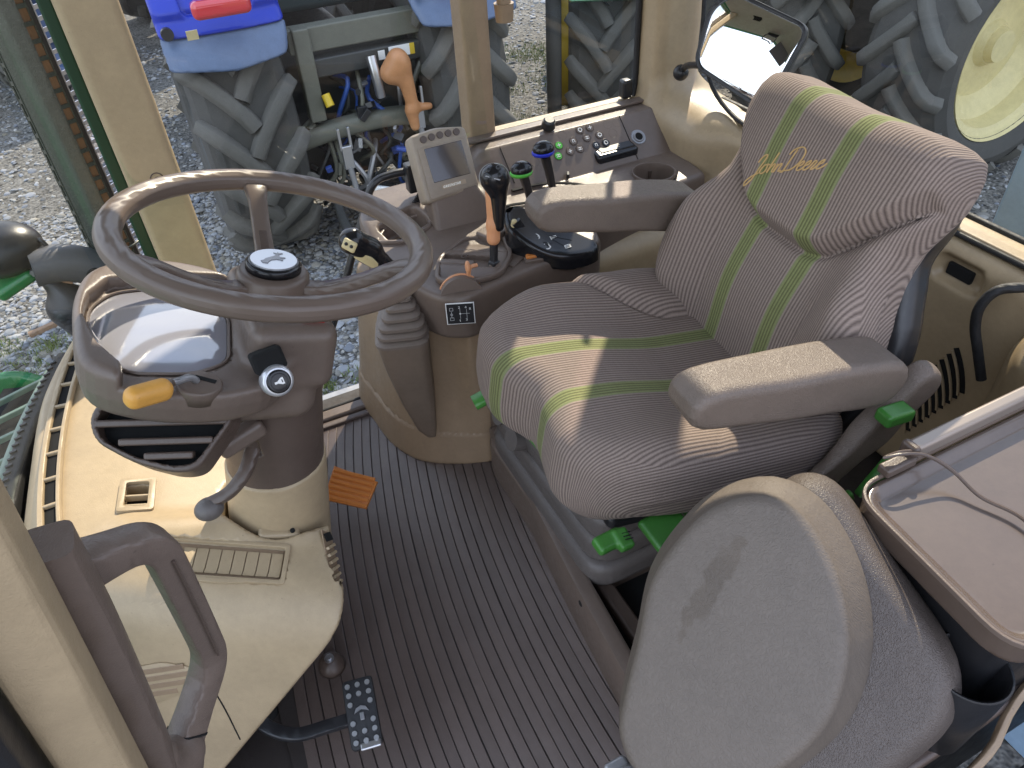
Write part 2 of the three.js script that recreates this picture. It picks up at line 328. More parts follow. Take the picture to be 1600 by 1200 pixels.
M.vinyl = new THREE.MeshStandardMaterial({ color: lin(0.19, 0.158, 0.128), roughness: 0.55, map: MO, bumpMap: rep(T_leather, 0.16), bumpScale: 0.0007, roughnessMap: RO });
M.vinylDark = new THREE.MeshStandardMaterial({ color: lin(0.115, 0.092, 0.078), roughness: 0.5, map: MO, bumpMap: G12, bumpScale: 0.0012, roughnessMap: RO });
M.arm = new THREE.MeshStandardMaterial({ color: lin(0.185, 0.142, 0.112), roughness: 0.52, map: MO, bumpMap: G12, bumpScale: 0.0010, roughnessMap: RO });
M.lens = new THREE.MeshPhysicalMaterial({ color: lin(0.30, 0.30, 0.34), metalness: 0, roughness: 0.10, ior: 2.2, clearcoat: 1, clearcoatRoughness: 0.05, bumpMap: rep(T_mottle, 0.5), bumpScale: 0.00012 });  // pale lavender grey base puts part of the sky glare into the colour
// prints on small faces
function printTex(w, h, draw) { const c = document.createElement('canvas'); c.width = w; c.height = h; const g = c.getContext('2d'); draw(g, w, h); const t = new THREE.CanvasTexture(c); t.colorSpace = THREE.SRGBColorSpace; return t; }
// a flat printed plate of size w x h in a frame: uv 0..1 on the front
function plate(w, h, tex, Mx, parent, name, rough = 0.5) { const g = new THREE.PlaneGeometry(w, h); g.applyMatrix4(Mx); return part(name, g, new THREE.MeshStandardMaterial({ map: tex, roughness: rough }), parent); }
/* ------------------------------------------------------------------ cab floor, mat, frame */
struct('floor', rbox(1.95, 0.05, 1.36, 0.004).translate(0.43, -0.035, 0.0), M.matDeep);
{
  const t = thing('floor_mat', 'brown ribbed rubber mat covering the cab floor in front of the seat', 'floor mat');
  part('mat_base', rbox(0.66, 0.006, 1.20, 0.002).translate(0.17, -0.004, 0.03), M.matDeep, t);
  // moulded ribs: bowed strips with rounded shoulders and a thin bead along one side
  const sec = [[-0.0105, -0.004], [-0.0105, 0.0014], [-0.0098, 0.0024], [-0.0086, 0.0025], [-0.0078, 0.0018], [0.0092, 0.0017], [0.0103, 0.0009], [0.0105, -0.004]].map(p => [p[0], p[1]]);
  const mats = [0, 1, 2].map(i => { const m = M.mat.clone(); const k = [1, 0.93, 1.07][i]; m.color.multiplyScalar(k); return m; });
  for (let i = 0; i < 26; i++) {
    const x0 = -0.13 + i * 0.0225, path = [], z0 = -0.545, z1 = Math.min(0.63, 0.63 - Math.max(0, (x0 - 0.40)) * 2);
    for (let j = 0; j <= 26; j++) { const z = lerp(z0, z1, j / 26); path.push([x0 + 0.17 * (z - 0.42) ** 2 + 0.0012 * NOISE.noise(i * 3.1, z * 5, 0.5), 0.0005, z]); }
    part('mat_rib', sweep(path, sec, { straight: true, up: [0, 1, 0] }), mats[i % 3], t);
  }
  part('mat_edge', sweep([[0.02, 0.004, -0.556], [0.3, 0.004, -0.552]], rrect(0.02, 0.012, 0.004), { n: 3, up: [0, 1, 0] }), M.mat, t);
}
const cab = thing('tractor_cab', 'beige tractor cab shell with pillars, glass panes and roof around the seat', 'tractor cab');
{
  // right front pillar with its dark green outer post
  part('front_pillar', sdf(sBox(-0.052, 1.06, -0.72, 0.053, 0.67, 0.042, 0.016), [-0.12, 0.37, -0.78], [0.02, 1.76, -0.66], 0.009), M.beige, cab);
  part('pillar_post', rbox(0.026, 1.55, 0.05, 0.006).translate(-0.119, 0.93, -0.765), M.frameGreen, cab);
  { const Mx = new THREE.Matrix4().makeTranslation(-0.047, 0.69, -0.6775);
    part('trim_screw', merge([new THREE.TorusGeometry(0.012, 0.0012, 6, 24), cyl(0.004, 0.004, 0.002, 12).rotateX(Math.PI / 2)]).applyMatrix4(Mx), M.brownDark, cab); }
  // middle and rear right pillars
  part('middle_pillar', sdf(sBox(0.725, 1.12, -0.80, 0.035, 0.62, 0.035, 0.01), [0.67, 0.48, -0.85], [0.78, 1.77, -0.75], 0.008), M.beigeDark, cab);  // darker beige than the trim: the pillar's shade is put into its colour
  part('window_handle', merge([cyl(0.017, 0.017, 0.30, 20).translate(0.808, 1.02, -0.785), cyl(0.024, 0.021, 0.04, 20).translate(0.808, 0.85, -0.785), rbox(0.05, 0.02, 0.02, 0.004).translate(0.775, 0.95, -0.79)]), M.beigeDark, cab);
  const postB = sBox(1.275, 1.15, -0.76, 0.07, 0.68, 0.055, 0.03), post = (x, y, z) => postB(x - 0.13 * sstep(y, 0.9, 1.45), y, z), low = sBox(1.32, 0.29, -0.15, 0.065, 0.285, 0.66, 0.035), side = sBox(1.02, 0.26, -0.80, 0.36, 0.285, 0.045, 0.02);  // post leans back above the view, shaped to let sun reach the armrest
  const step = sBox(1.28, 0.47, -0.62, 0.085, 0.10, 0.12, 0.05);
  const wheelArch = sBox(1.06, 0.19, -0.60, 0.26, 0.20, 0.215, 0.05);
  // moulded pocket, vent slots and door recess in the rear trim
  const pocket = sRBox([1.252, 0.525, 0.22], [0.026, 0.027, 0.052], [0, 0, 0], 0.02);
  const body = (x, y, z) => { let d = smin(post(x, y, z), step(x, y, z), 0.09); d = smin(d, low(x, y, z), 0.10); d = smin(d, side(x, y, z), 0.06); d = smin(d, wheelArch(x, y, z), 0.10); return smax(d, -pocket(x, y, z), 0.012); };
  part('rear_trim', sdf(body, [0.62, -0.02, -0.88], [1.50, 1.80, 0.54], 0.009), M.beige, cab);
  part('pocket_liner', rbox(0.012, 0.026, 0.055, 0.004).translate(1.276, 0.521, 0.215), M.dark, cab);
  // louvre slots: dark curved slots proud of the trim with beige blades between
  const N = 9;
  for (let i = 0; i < N; i++) {
    const k = i / (N - 1), pa = [[0.185 - 0.0 * k, 0], [0.2, 0]];
    const y0 = lerp(0.388, 0.222, k), z0 = lerp(0.276, 0.205, k), path = [];
    for (let j = 0; j <= 8; j++) { const s = j / 8; path.push([1.2545, y0 - s * 0.075 - 0.008 * s * s, z0 + s * 0.066 - 0.02 * s * s]); }
    part('vent_slot', sweep(path, rrect(0.0024, 0.0115, 0.001, 2), { straight: true, up: [0, 0.7, 0.7] }), M.dark, cab);
    const p2 = path.map(p => [p[0] - 0.0016, p[1] - 0.0085, p[2] - 0.0045]);
    part('vent_blade', sweep(p2, rrect(0.006, 0.0052, 0.002, 2), { straight: true, up: [0, 0.7, 0.7] }), M.beige, cab);
  }
  // left rear corner trim with a recessed grip and its black seal
  const b1 = sBox(1.27, 0.28, 0.625, 0.12, 0.29, 0.22, 0.07), b2 = sBox(1.34, 0.2, 0.48, 0.12, 0.3, 0.1, 0.05), rec = sCap([1.165, 0.60, 0.50], [1.16, 0.545, 0.43], 0.045, 0.035);
  part('corner_trim', sdf((x, y, z) => smax(smin(b1(x, y, z), b2(x, y, z), 0.08), -rec(x, y, z), 0.03), [1.05, -0.02, 0.3], [1.42, 0.6, 0.84], 0.008), M.beige, cab);
  part('seal', tube([[1.235, 0.585, 0.36], [1.20, 0.572, 0.33], [1.185, 0.54, 0.322], [1.185, 0.50, 0.328], [1.19, 0.46, 0.345], [1.2, 0.40, 0.37]], 0.009, { n: 30 }), M.rubber, cab);
  // sills and seals
  part('rear_sill', rbox(0.05, 0.012, 1.30, 0.004).translate(1.315, 0.585, 0.02), M.beige, cab);
  part('seal', tube([[1.287, 0.585, 0.66], [1.287, 0.585, -0.30], [1.287, 0.60, -0.50], [1.29, 0.66, -0.60], [1.30, 0.85, -0.665], [1.40, 1.4, -0.67]], 0.0055, { n: 80 }), M.rubber, cab);
  part('seal', tube([[1.345, 0.592, 0.70], [1.345, 0.592, -0.6]], 0.007, { n: 6 }), M.rubber, cab);
  part('side_sill', rbox(0.62, 0.012, 0.03, 0.004).translate(0.95, 0.566, -0.80), M.beige, cab);
  part('seal', tube([[1.30, 1.45, -0.80], [1.24, 1.15, -0.798], [1.20, 0.9, -0.795], [1.198, 0.60, -0.795], [1.19, 0.575, -0.79]], 0.008, { n: 30 }), M.rubber, cab);
  part('floor_sill', rbox(0.62, 0.035, 0.035, 0.006).translate(0.24, 0.0, -0.585), M.brown, cab);
  part('seal', tube([[-0.05, 0.012, -0.607], [0.56, 0.012, -0.607]], 0.006, { n: 4 }), M.rubber, cab);
  part('entry_step', rbox(1.0, 0.02, 0.20, 0.005).translate(0.3, -0.13, -0.735), M.steelDull, cab);
  // glass
  const pane = (name, pts) => { // quad from four corners, 5 mm thick look comes from the edge strip
    const g = new THREE.BufferGeometry(); g.setAttribute('position', new THREE.Float32BufferAttribute(pts.flat(), 3)); g.setIndex([0, 1, 2, 0, 2, 3]); g.computeVertexNormals(); return part(name, boxUV(g), M.glass, cab);
  };
  pane('side_window', [[-0.10, -0.01, -0.625], [0.70, -0.01, -0.625], [0.70, 1.74, -0.79], [-0.10, 1.74, -0.755]]);
  pane('side_window', [[0.75, 0.572, -0.805], [1.20, 0.572, -0.805], [1.33, 1.74, -0.805], [0.75, 1.74, -0.805]]);
  pane('rear_window', [[1.315, 0.592, -0.68], [1.315, 0.592, 0.70], [1.32, 1.74, 0.70], [1.32, 1.74, -0.68]]);
  { // curved windscreen
    const g = new THREE.PlaneGeometry(1.5, 1.32, 24, 2), p = g.attributes.position;
    for (let i = 0; i < p.count; i++) { const z = p.getX(i), y = p.getY(i) + 1.09; p.setXYZ(i, -0.43 + 0.42 * z * z - 0.02 * (y - 0.4), y, z); }
    g.computeVertexNormals(); part('windscreen', boxUV(g), M.glass, cab);
  }
  part('window_edge', sweep([[1.204, 0.575, -0.80], [1.204, 0.9, -0.80]], rrect(0.008, 0.012, 0.002, 2), { n: 2 }), M.black, cab);
  part('hinge_block', rbox(0.03, 0.05, 0.03, 0.008).translate(1.165, 0.60, -0.79), M.black, cab);
  part('window_latch', merge([xform(cyl(0.021, 0.024, 0.03, 24), [1.295, 0.605, 0.13], [0, 0, Math.PI / 2]), xform(rbox(0.06, 0.026, 0.022, 0.008), [1.300, 0.602, 0.098], [0, 0.3, 0])]), M.black, cab);
  part('latch_screw', xform(cyl(0.006, 0.006, 0.006, 6), [1.277, 0.605, 0.13], [0, 0, Math.PI / 2]), M.steel, cab);
  // roof, headliner, left pillars (out of the frame: they shade and are mirrored)
  part('roof', sdf(sBox(0.40, 1.84, 0, 1.00, 0.09, 0.88, 0.07), [-0.65, 1.72, -0.92], [1.5, 1.96, 0.92], 0.03), M.hoodGreen, cab);
  part('headliner', rbox(1.66, 0.03, 1.50, 0.012).translate(0.40, 1.735, 0), M.headliner, cab);
  part('ceiling_vent', merge(Array.from({ length: 9 }, (_, i) => rbox(0.008, 0.006, 0.10, 0.002).translate(-0.05 + i * 0.016, 1.717, -0.42))), M.dark, cab);
  part('sun_visor', xform(rbox(0.02, 0.17, 0.42, 0.008), [-0.33, 1.63, 0.36], [0, 0, -0.35]), M.grey, cab);
  part('added_blind', rbox(0.375, 0.82, 0.004, 0.0015).translate(0.955, 1.31, -0.792), M.headliner, cab);  // unseen blind added over the quarter window to keep sun off the floor
  part('rear_pillar', rbox(0.09, 1.1, 0.08, 0.02).translate(1.30, 1.10, 0.74), M.beige, cab);
  // left front pillar: leaning beige trim and black outer frame
  part('front_pillar', sweep([[-0.285, -0.1, 0.645], [-0.214, 0.40, 0.648], [-0.166, 0.80, 0.65], [-0.137, 1.04, 0.65], [-0.106, 1.3, 0.65], [-0.06, 1.70, 0.65]], rrect(0.034, 0.034, 0.008), { n: 40, up: [0, 0, 1] }), M.beige, cab);
  part('pillar_post', sweep([[-0.359, -0.1, 0.66], [-0.288, 0.40, 0.662], [-0.240, 0.80, 0.664], [-0.211, 1.04, 0.664], [-0.180, 1.3, 0.664], [-0.134, 1.70, 0.664]], rrect(0.11, 0.05, 0.01), { n: 30, up: [0, 0, 1] }), M.black, cab);
  part('door_sill', sweep([[0.88, 0.47, 0.775], [0.75, 0.42, 0.795], [0.69, 0.40, 0.81], [0.655, 0.385, 0.825], [0.57, 0.36, 0.836], [0.4, 0.30, 0.85], [0.3, 0.1, 0.86]], rrect(0.009, 0.012, 0.003), { n: 40, up: [0.2, 0.9, 0.3] }), M.beigeDark, cab);
  part('rear_fender', sdf(sBox(1.0, 0.17, 1.10, 0.52, 0.19, 0.21, 0.08), [0.45, -0.05, 0.87], [1.55, 0.39, 1.33], 0.02), M.black, cab);
  part('outer_panel', extr([[0.28, -0.1], [0.28, 0.1], [0.4, 0.29], [0.57, 0.35], [0.66, 0.375], [0.70, 0.40], [0.9, 0.47], [1.3, 0.5], [1.3, -0.1]], 0.04, 0.004).translate(0, 0, 0.855), M.black, cab);
}
/* ------------------------------------------------------------------ driver's seat */
{
  const seat = thing('driver_seat', 'high backed driver seat in brown ribbed cloth with two green stripes', 'driver seat', [0.794, 0, 0.152], -4.6 * D);
  // --- cushion: plan outline extruded, dished between the side bolsters, waterfall front with a notch
  const plan = sPoly(spline2([[-0.405, -0.06], [-0.408, -0.13], [-0.385, -0.20], [-0.32, -0.243], [-0.2, -0.262], [0, -0.262], [0.06, -0.22], [0.07, 0], [0.06, 0.22], [0, 0.262], [-0.2, 0.268], [-0.30, 0.25], [-0.36, 0.205], [-0.386, 0.14], [-0.378, 0.075], [-0.372, 0.02]], 64));
  const cresc = (x, z) => { // raised rear bolster pad, separated by a crescent seam
    const a = Math.abs(z), e = 0.125 + 0.13 * Math.pow(Math.max(0, (-0.05 - x)) / 0.17, 1.6); return a - e; };
  const cushion = (x, y, z) => {
    const a = Math.abs(z), c = cresc(x, z);
    let top = 0.024 * sstep(a, 0.11, 0.22) * sstep(x, -0.42, -0.28) * (1 - 0.3 * sstep(x, -0.1, 0.05)) + 0.012 * sstep(-x, 0.12, 0.3) - 0.012 * sstep(x, -0.35, -0.1) * (1 - sstep(a, 0.05, 0.2));
    const fs = z < 0 ? 1 : 0.15; top += fs * (0.016 * sstep(c, -0.004, 0.03) * sstep(x, -0.235, -0.19) - 0.006 * Math.exp(-c * c / 0.00003) * sstep(x, -0.25, -0.20) * (x < 0.02 ? 1 : 0));
    const lowr = -0.02 * sstep(-x, 0.3, 0.42);
    const yy = y - (y > 0.42 ? top : lerp(lowr, top, clamp((y - 0.36) / 0.06, 0, 1)));
    return prismD(plan(x * 0.93, z), yy - 0.425, 0.062, 0.044) * 0.85;
  };
  const cushUV = (g, uf) => { const n = g.index ? g.toNonIndexed() : g, p = n.attributes.position, uv = new Float32Array(p.count * 2); for (let i = 0; i < p.count; i++) { const q = uf(p.getX(i), p.getY(i), p.getZ(i)); uv[2 * i] = q[0]; uv[2 * i + 1] = q[1]; } n.setAttribute('uv', new THREE.BufferAttribute(uv, 2)); return n; };
  part('seat_cushion', cushUV(sdfGeo(cushion, [-0.50, 0.30, -0.31], [0.12, 0.56, 0.31], 0.0062), (x, y, z) => {
    const a = Math.abs(z), dr = Math.max(0, 0.50 - y), sd = sstep(a, 0.17, 0.245);
    return [z + Math.sign(z) * dr * sd * 0.9, x - dr * (1 - sd) * sstep(-x, 0.2, 0.36)];
  }), M.cloth, seat);
  part('cushion_pan', rbox(0.40, 0.03, 0.42, 0.012).translate(-0.14, 0.345, 0), M.black, seat);

  // --- backrest in its own tilted frame: X = lateral, Y = up, Z = towards the driver
  const REC = 17.5 * D, back = new THREE.Matrix4().makeBasis(V(0, 0, 1), V(Math.sin(REC), Math.cos(REC), 0), V(-Math.cos(REC), Math.sin(REC), 0)).setPosition(0, 0.485, 0).scale(V(0.94, 0.925, 0.95));
  const half = [[0, -0.08], [0.14, -0.085], [0.20, -0.05], [0.235, 0.02], [0.254, 0.09], [0.250, 0.15], [0.234, 0.205], [0.208, 0.26], [0.200, 0.295], [0.206, 0.335], [0.213, 0.385], [0.212, 0.43], [0.200, 0.462], [0.165, 0.474], [0.09, 0.474], [0, 0.470]];
  const bpts = [...half.slice(1, -1), half[half.length - 1], ...half.slice(1, -1).reverse().map(p => [-p[0], p[1]]), half[0]];
  const bout = sPoly(spline2(bpts, 72));
  // seam between headrest pad and lower back
  const seamY = s => { const a = Math.abs(s); return 0.234 + 0.018 * sstep(a, 0.05, 0.12) + 0.13 * Math.pow(clamp((a - 0.095) / 0.11, 0, 1.0), 1.25); };
  const backrest = (s, u, n) => {
    const a = Math.abs(s), hd = u - seamY(s), low = 1 - sstep(hd, -0.03, 0.005);
    let f = 0.068 * sstep(a, 0.10, 0.215) * sstep(u, -0.1, 0.06) * (1 - 0.75 * sstep(u, 0.2, 0.33)) * low; // side bolsters
    f += 0.02 * Math.exp(-((u - 0.12) ** 2) / 0.012) * (1 - sstep(a, 0.08, 0.2));                            // lumbar
    f += 0.042 * sstep(hd, -0.004, 0.038) - 0.012 * sstep(u, 0.36, 0.48);                                     // headrest pad
    f -= 0.010 * Math.exp(-hd * hd / 0.00005);                                                               // seam
    const bs = a - (0.128 + 0.03 * sstep(u, 0.1, 0.3)); f -= 0.004 * Math.exp(-bs * bs / 0.00003) * low * sstep(u, -0.02, 0.05) * (1 - sstep(u, 0.17, 0.24));
    const wrap = -0.016 * sstep(u, 0.31, 0.39) * sstep(a, 0.11, 0.22);                                         // headrest ends sweep back
    const nn = n - (n > -0.03 ? f + wrap : lerp(wrap, f + wrap, clamp((n + 0.1) / 0.07, 0, 1)));
    return prismD(bout(s, u), nn + 0.05, 0.055, 0.040) * 0.78;
  };
  const bg = sdfGeo(backrest, [-0.32, -0.13, -0.15], [0.32, 0.6, 0.12], 0.0064);
  const bgm = cushUV(bg, (s, u, n) => { const a = Math.abs(s), dr = Math.max(0, 0.03 - n), sd = sstep(a, 0.16, 0.25); const tp = sstep(u, 0.40, 0.48); return [s * 0.93 + Math.sign(s) * dr * sd * (1 - tp * 0.6) * 0.9, u]; });
  part('backrest', bgm.applyMatrix4(back), M.cloth, seat);
  // stitched signature: thread strokes following the cloth
  {
    const on = (s, u) => { let n = 0.16; for (let i = 0; i < 40; i++) { const d = backrest(s, u, n); if (d < 0.0004) break; n -= d * 0.8; } return V(s, u, n + 0.0004); };
    const strokes = [
      [[-0.30, 0.62], [-0.2, 0.9], [0.0, 1.0], [0.06, 0.85], [-0.02, 0.3], [-0.12, -0.35], [-0.34, -0.62], [-0.42, -0.4], [-0.2, -0.12], [0.12, 0.05]],
      [[0.42, 0.48], [0.2, 0.42], [0.14, 0.12], [0.3, 0.0], [0.46, 0.16], [0.42, 0.46], [0.62, 0.4]],
      [[0.66, 1.05], [0.62, 0.5], [0.6, 0.02], [0.7, 0.4], [0.84, 0.46], [0.88, 0.06], [0.98, 0.06]],
      [[1.0, 0.46], [1.0, 0.02], [1.08, 0.38], [1.22, 0.46], [1.26, 0.06], [1.4, 0.1]],
      [[1.62, 1.12], [1.58, 0.5], [1.52, 0.02], [1.42, 0.0], [1.55, 0.08], [1.9, 0.1], [2.2, 0.45], [2.15, 0.95], [1.8, 1.22], [1.42, 1.1], [1.34, 0.9]],
      [[2.28, 0.26], [2.46, 0.34], [2.42, 0.5], [2.26, 0.36], [2.3, 0.06], [2.5, 0.08], [2.64, 0.26], [2.8, 0.34], [2.78, 0.5], [2.62, 0.36], [2.66, 0.06], [2.86, 0.1], [2.98, 0.42]],
      [[2.98, 0.42], [3.02, 0.48], [3.12, 0.42], [3.06, 0.05], [3.2, 0.1], [3.34, 0.28], [3.48, 0.36], [3.46, 0.5], [3.3, 0.36], [3.36, 0.06], [3.6, 0.14], [3.72, 0.3]],
    ];
    const list = [];
    for (const st of strokes) {
      const c = new THREE.CatmullRomCurve3(st.map(p => V(p[0], p[1], 0)), false, 'centripetal').getSpacedPoints(st.length * 6);
      const K = 0.039, ca = Math.cos(0.46), sa = Math.sin(0.46);
      list.push(tube(c.map(p => { const x = (p.x + p.y * 0.28 - 0.3) * K, y = p.y * K * 0.95; return on(-0.072 + x * ca - y * sa * 0.2, 0.320 + x * sa * 0.95 + y * ca); }), 0.0013, { straight: true, sides: 6 }));
    }
    part('embroidery', merge(list).applyMatrix4(back), plastic([0.62, 0.40, 0.16], 0.7, 0), seat);
  }
  // dark back shell and hinge plates
  const shellF = (s, u, n) => prismD(bout(s * (0.99 + 0.10 * sstep(u, 0.24, 0.32)), u + 0.015 + 0.04 * sstep(u, 0.26, 0.38)) - 0.003, n + 0.098, 0.03, 0.022);
  part('back_shell', sdf(shellF, [-0.32, -0.14, -0.16], [0.32, 0.58, -0.05], 0.012).applyMatrix4(back), M.black, seat);
  { const edge = half.slice(2, 9).map(p => [p[0] + 0.012, p[1] - 0.02, -0.085]); 
    part('warning_mark', merge([[0, 0, 0.022, 0.0016], [0.011, 0.008, 0.0016, 0.016], [-0.011, 0.006, 0.0016, 0.012], [0, 0.015, 0.02, 0.0016], [-0.002, 0.007, 0.0016, 0.012]].map(b => xform(rbox(0.0012, b[3] === 0.0016 ? 0.0016 : b[3], b[2], 0.0003), [0, b[1], b[0]]))).applyMatrix4(new THREE.Matrix4().makeTranslation(0.061, 0.545, 0.297).multiply(new THREE.Matrix4().makeRotationY(1.4))), M.white, seat); }
  // --- armrests: side profile extruded and rounded
  const armProfile = sPoly(spline2([[-0.290, 0.688], [-0.303, 0.668], [-0.29, 0.638], [-0.20, 0.626], [-0.07, 0.618], [0.0, 0.612], [0.04, 0.618], [0.06, 0.652], [0.045, 0.682], [-0.02, 0.694], [-0.15, 0.695]], 44));
  const armF = (x, y, z) => { const taper = 0.040 - 0.006 * sstep(-x, 0.12, 0.3); return prismD(armProfile(x, y), z, taper, 0.013); };
  const armGeo = sdf(armF, [-0.34, 0.58, -0.06], [0.13, 0.73, 0.06], 0.0055);
  const arms = [];
  for (const s of [-1, 1]) {
    const a = part('armrest', armGeo, M.arm, seat); a.position.set(s > 0 ? -0.030 : 0.0, -0.021, s > 0 ? 0.270 : -0.286); arms.push(a);
  }
  // hinge arm of the near rest, with its green release keys
  {
    const hing = (x, y, z) => { let d = smin(sCap([0.09, 0.60, 0.28], [0.04, 0.52, 0.285], 0.034, 0.028)(x, y, z), sCap([0.04, 0.52, 0.285], [-0.03, 0.44, 0.30], 0.028, 0.023)(x, y, z), 0.03); d = smin(d, sCap([-0.03, 0.44, 0.30], [-0.075, 0.40, 0.30], 0.023, 0.024)(x, y, z), 0.02); return smax(d, Math.abs(z - 0.285) - 0.018, 0.006); };
    part('arm_hinge', sdf(hing, [-0.13, 0.35, 0.24], [0.16, 0.66, 0.36], 0.006), M.arm, seat);
    part('hinge_boss', xform(cyl(0.018, 0.02, 0.02, 24), [-0.075, 0.40, 0.33], [Math.PI / 2, 0, 0]), M.brown, seat);
    part('green_key', xform(rbox(0.05, 0.022, 0.03, 0.006), [0.03, 0.575, 0.312], [0, 0, 0.1]), M.green, seat);
    part('green_key', xform(extr([[-0.03, -0.035], [0.02, -0.02], [0.032, 0.03], [-0.005, 0.035]], 0.016, 0.003), [0.05, 0.46, 0.318]), M.green, seat);
    part('green_key', xform(rbox(0.02, 0.02, 0.014, 0.005), [0.0, 0.425, 0.325], [0, 0, 0.6]), M.green, seat);
    const far = part('arm_hinge', xform(sdf((x, y, z) => smax(sCap([0.09, 0.62, 0], [0.03, 0.38, 0], 0.035, 0.03)(x, y, z), Math.abs(z) - 0.012, 0.008), [-0.05, 0.33, -0.05], [0.16, 0.68, 0.05], 0.008), [-0.0, 0, -0.29]), M.grey, seat);
  }
  // --- green adjusting levers
  const lever = (pts, r, n = 20) => tube(pts, r, { n, sides: 14 });
  part('slide_bar', merge([sweep([[-0.395, 0.40, -0.165], [-0.412, 0.385, -0.155], [-0.40, 0.375, -0.09], [-0.385, 0.372, -0.03], [-0.37, 0.37, 0.05]], rrect(0.034, 0.016, 0.006), { n: 24, up: [-0.8, 0.6, 0] })]), M.green, seat);
  part('side_lever', sweep([[-0.39, 0.385, -0.12], [-0.425, 0.372, -0.115], [-0.45, 0.36, -0.115]], rrect(0.03, 0.018, 0.008), { n: 8 }), M.green, seat);
  const key1 = (x, y, z) => smin(sRBox([-0.365, 0.362, 0.248], [0.024, 0.009, 0.014], [0.25, 0.2, 0], 0.006)(x, y, z), sRBox([-0.345, 0.366, 0.254], [0.012, 0.009, 0.017], [0.25, 0.1, 0], 0.005)(x, y, z), 0.006);
  part('weight_knob', sdf(key1, [-0.42, 0.32, 0.21], [-0.30, 0.40, 0.31], 0.0035), M.green, seat);
  for (let i = 0; i < 3; i++) part('knob_slot', xform(rbox(0.014, 0.002, 0.0016, 0.0006), [-0.340, 0.3755, 0.25 + i * 0.006], [0.25, 0, 0]), M.dark, seat);
  for (const [x, z, w] of [[-0.258, 0.240, 0.075], [-0.178, 0.222, 0.07]]) {
    const kp = part('tilt_lever', xform(merge([rbox(w, 0.016, 0.075, 0.007), rbox(w * 0.94, 0.018, 0.018, 0.008).translate(0, 0.003, 0.03)]), [x, 0.352, z + 0.012], [0.28, 0.25, 0]), M.green, seat);
    part('lever_symbol', merge([rbox(0.014, 0.0012, 0.002, 0.0004).translate(-0.006, 0.0092, -0.004), rbox(0.002, 0.0012, 0.014, 0.0004).translate(-0.012, 0.0092, 0.001), rbox(0.010, 0.0012, 0.002, 0.0004).translate(0.008, 0.0092, 0.006), rbox(0.002, 0.0012, 0.010, 0.0004).translate(0.012, 0.0092, 0.0)]).applyMatrix4(kp.matrix), plastic([0.015, 0.08, 0.02], 0.6), kp);
  }
  // the cushion, armrests and levers tip back by nine degrees about the crease
  for (const o of seat.children) if (!['backrest', 'embroidery', 'back_shell', 'warning_mark'].includes(o.name)) {
    const q = -9 * D, px = o.position.x, py = o.position.y - 0.493, cq = Math.cos(q), sq = Math.sin(q);
    o.position.set(px * cq - py * sq, 0.493 + px * sq + py * cq, o.position.z); o.rotation.z = q;
  }
  // --- suspension: stepped bellows on a floor plinth, square to the cab (turned back by 17 degrees)
  const sus = (name, geo, m) => { const o = part(name, geo, m, seat); o.rotation.y = 4.6 * D; return o; };
  const C = [-0.142, 0, -0.245]; // cab-aligned centre of the base in the turned-back frame
  const tierGeo = (hx, hz, y0, y1, r, cx = 0.0, cz = 0.0) => sdf((() => { const pl = sPoly(roundPoly([[cx - hx, cz - hz], [cx + hx, cz - hz], [cx + hx, cz + hz], [cx - hx, cz + hz]], 0.06, 6)); return (x, y, z) => prismD(pl(x, z), y - (y0 + y1) / 2, (y1 - y0) / 2, r); })(), [cx - hx - 0.02, y0 - 0.02, cz - hz - 0.02], [cx + hx + 0.02, y1 + 0.02, cz + hz + 0.02], 0.009);
  const W = (x, z) => { const X = x - 0.794, Z = z - 0.152; return [X, Z]; };
  const [bx, bz] = W(0.652, 0.030);
  sus('seat_plinth', tierGeo(0.215, 0.235, 0.0, 0.115, 0.012, bx, bz - 0.03), M.brown);
  sus('bellows_fold', tierGeo(0.214, 0.236, 0.10, 0.165, 0.02, bx, bz), M.grey);
  sus('bellows_fold', tierGeo(0.205, 0.226, 0.158, 0.222, 0.02, bx, bz), M.grey);
  sus('bellows_fold', tierGeo(0.199, 0.219, 0.214, 0.278, 0.02, bx, bz), M.grey);
  sus('bellows_fold', tierGeo(0.193, 0.212, 0.270, 0.325, 0.02, bx, bz), M.grey);
  sus('seat_plate', tierGeo(0.183, 0.20, 0.318, 0.345, 0.01, bx, bz), M.grey);
  for (const z of [-0.14, -0.08]) sus('slide_roller', xform(cyl(0.024, 0.024, 0.05, 20), [bx - 0.20, 0.265 - (z + 0.14) * 0.4, bz + z], [0, 0, 1.2]), M.grey);
}
/* the raised box the seat stands on, with its edge rail beside the mat */
{
  const t = thing('seat_box', 'low brown box under the driver seat with a moulded edge beside the mat', 'seat base');
  part('side_wall', extr([[0.452, -0.225], [0.437, 0.02], [0.415, 0.22], [0.392, 0.50], [0.40, 0.62], [0.43, 0.62], [0.425, 0.50], [0.447, 0.22], [0.468, 0.02], [0.482, -0.225]], 0.13, 0.006).rotateX(Math.PI / 2).translate(0, 0.128, 0), M.brown, t);
  part('side_wall', rbox(0.42, 0.19, 0.03, 0.008).translate(0.675, 0.095, -0.235), M.brown, t);
  part('floor_well', rbox(0.50, 0.02, 0.5, 0.004).translate(0.70, 0.035, 0.42), M.dark, t);
  part('rail', rbox(0.03, 0.03, 0.40, 0.006).translate(0.475, 0.085, 0.42), M.brownDark, t);
  part('hex_bolt', xform(cyl(0.007, 0.007, 0.006, 6), [0.4135, 0.10, 0.265], [0, 0, Math.PI / 2 - 0.1]), M.dark, t);
  part('hex_bolt', xform(cyl(0.006, 0.006, 0.006, 6), [0.443, 0.085, -0.18], [0, 0, Math.PI / 2 - 0.1]), M.dark, t);
}
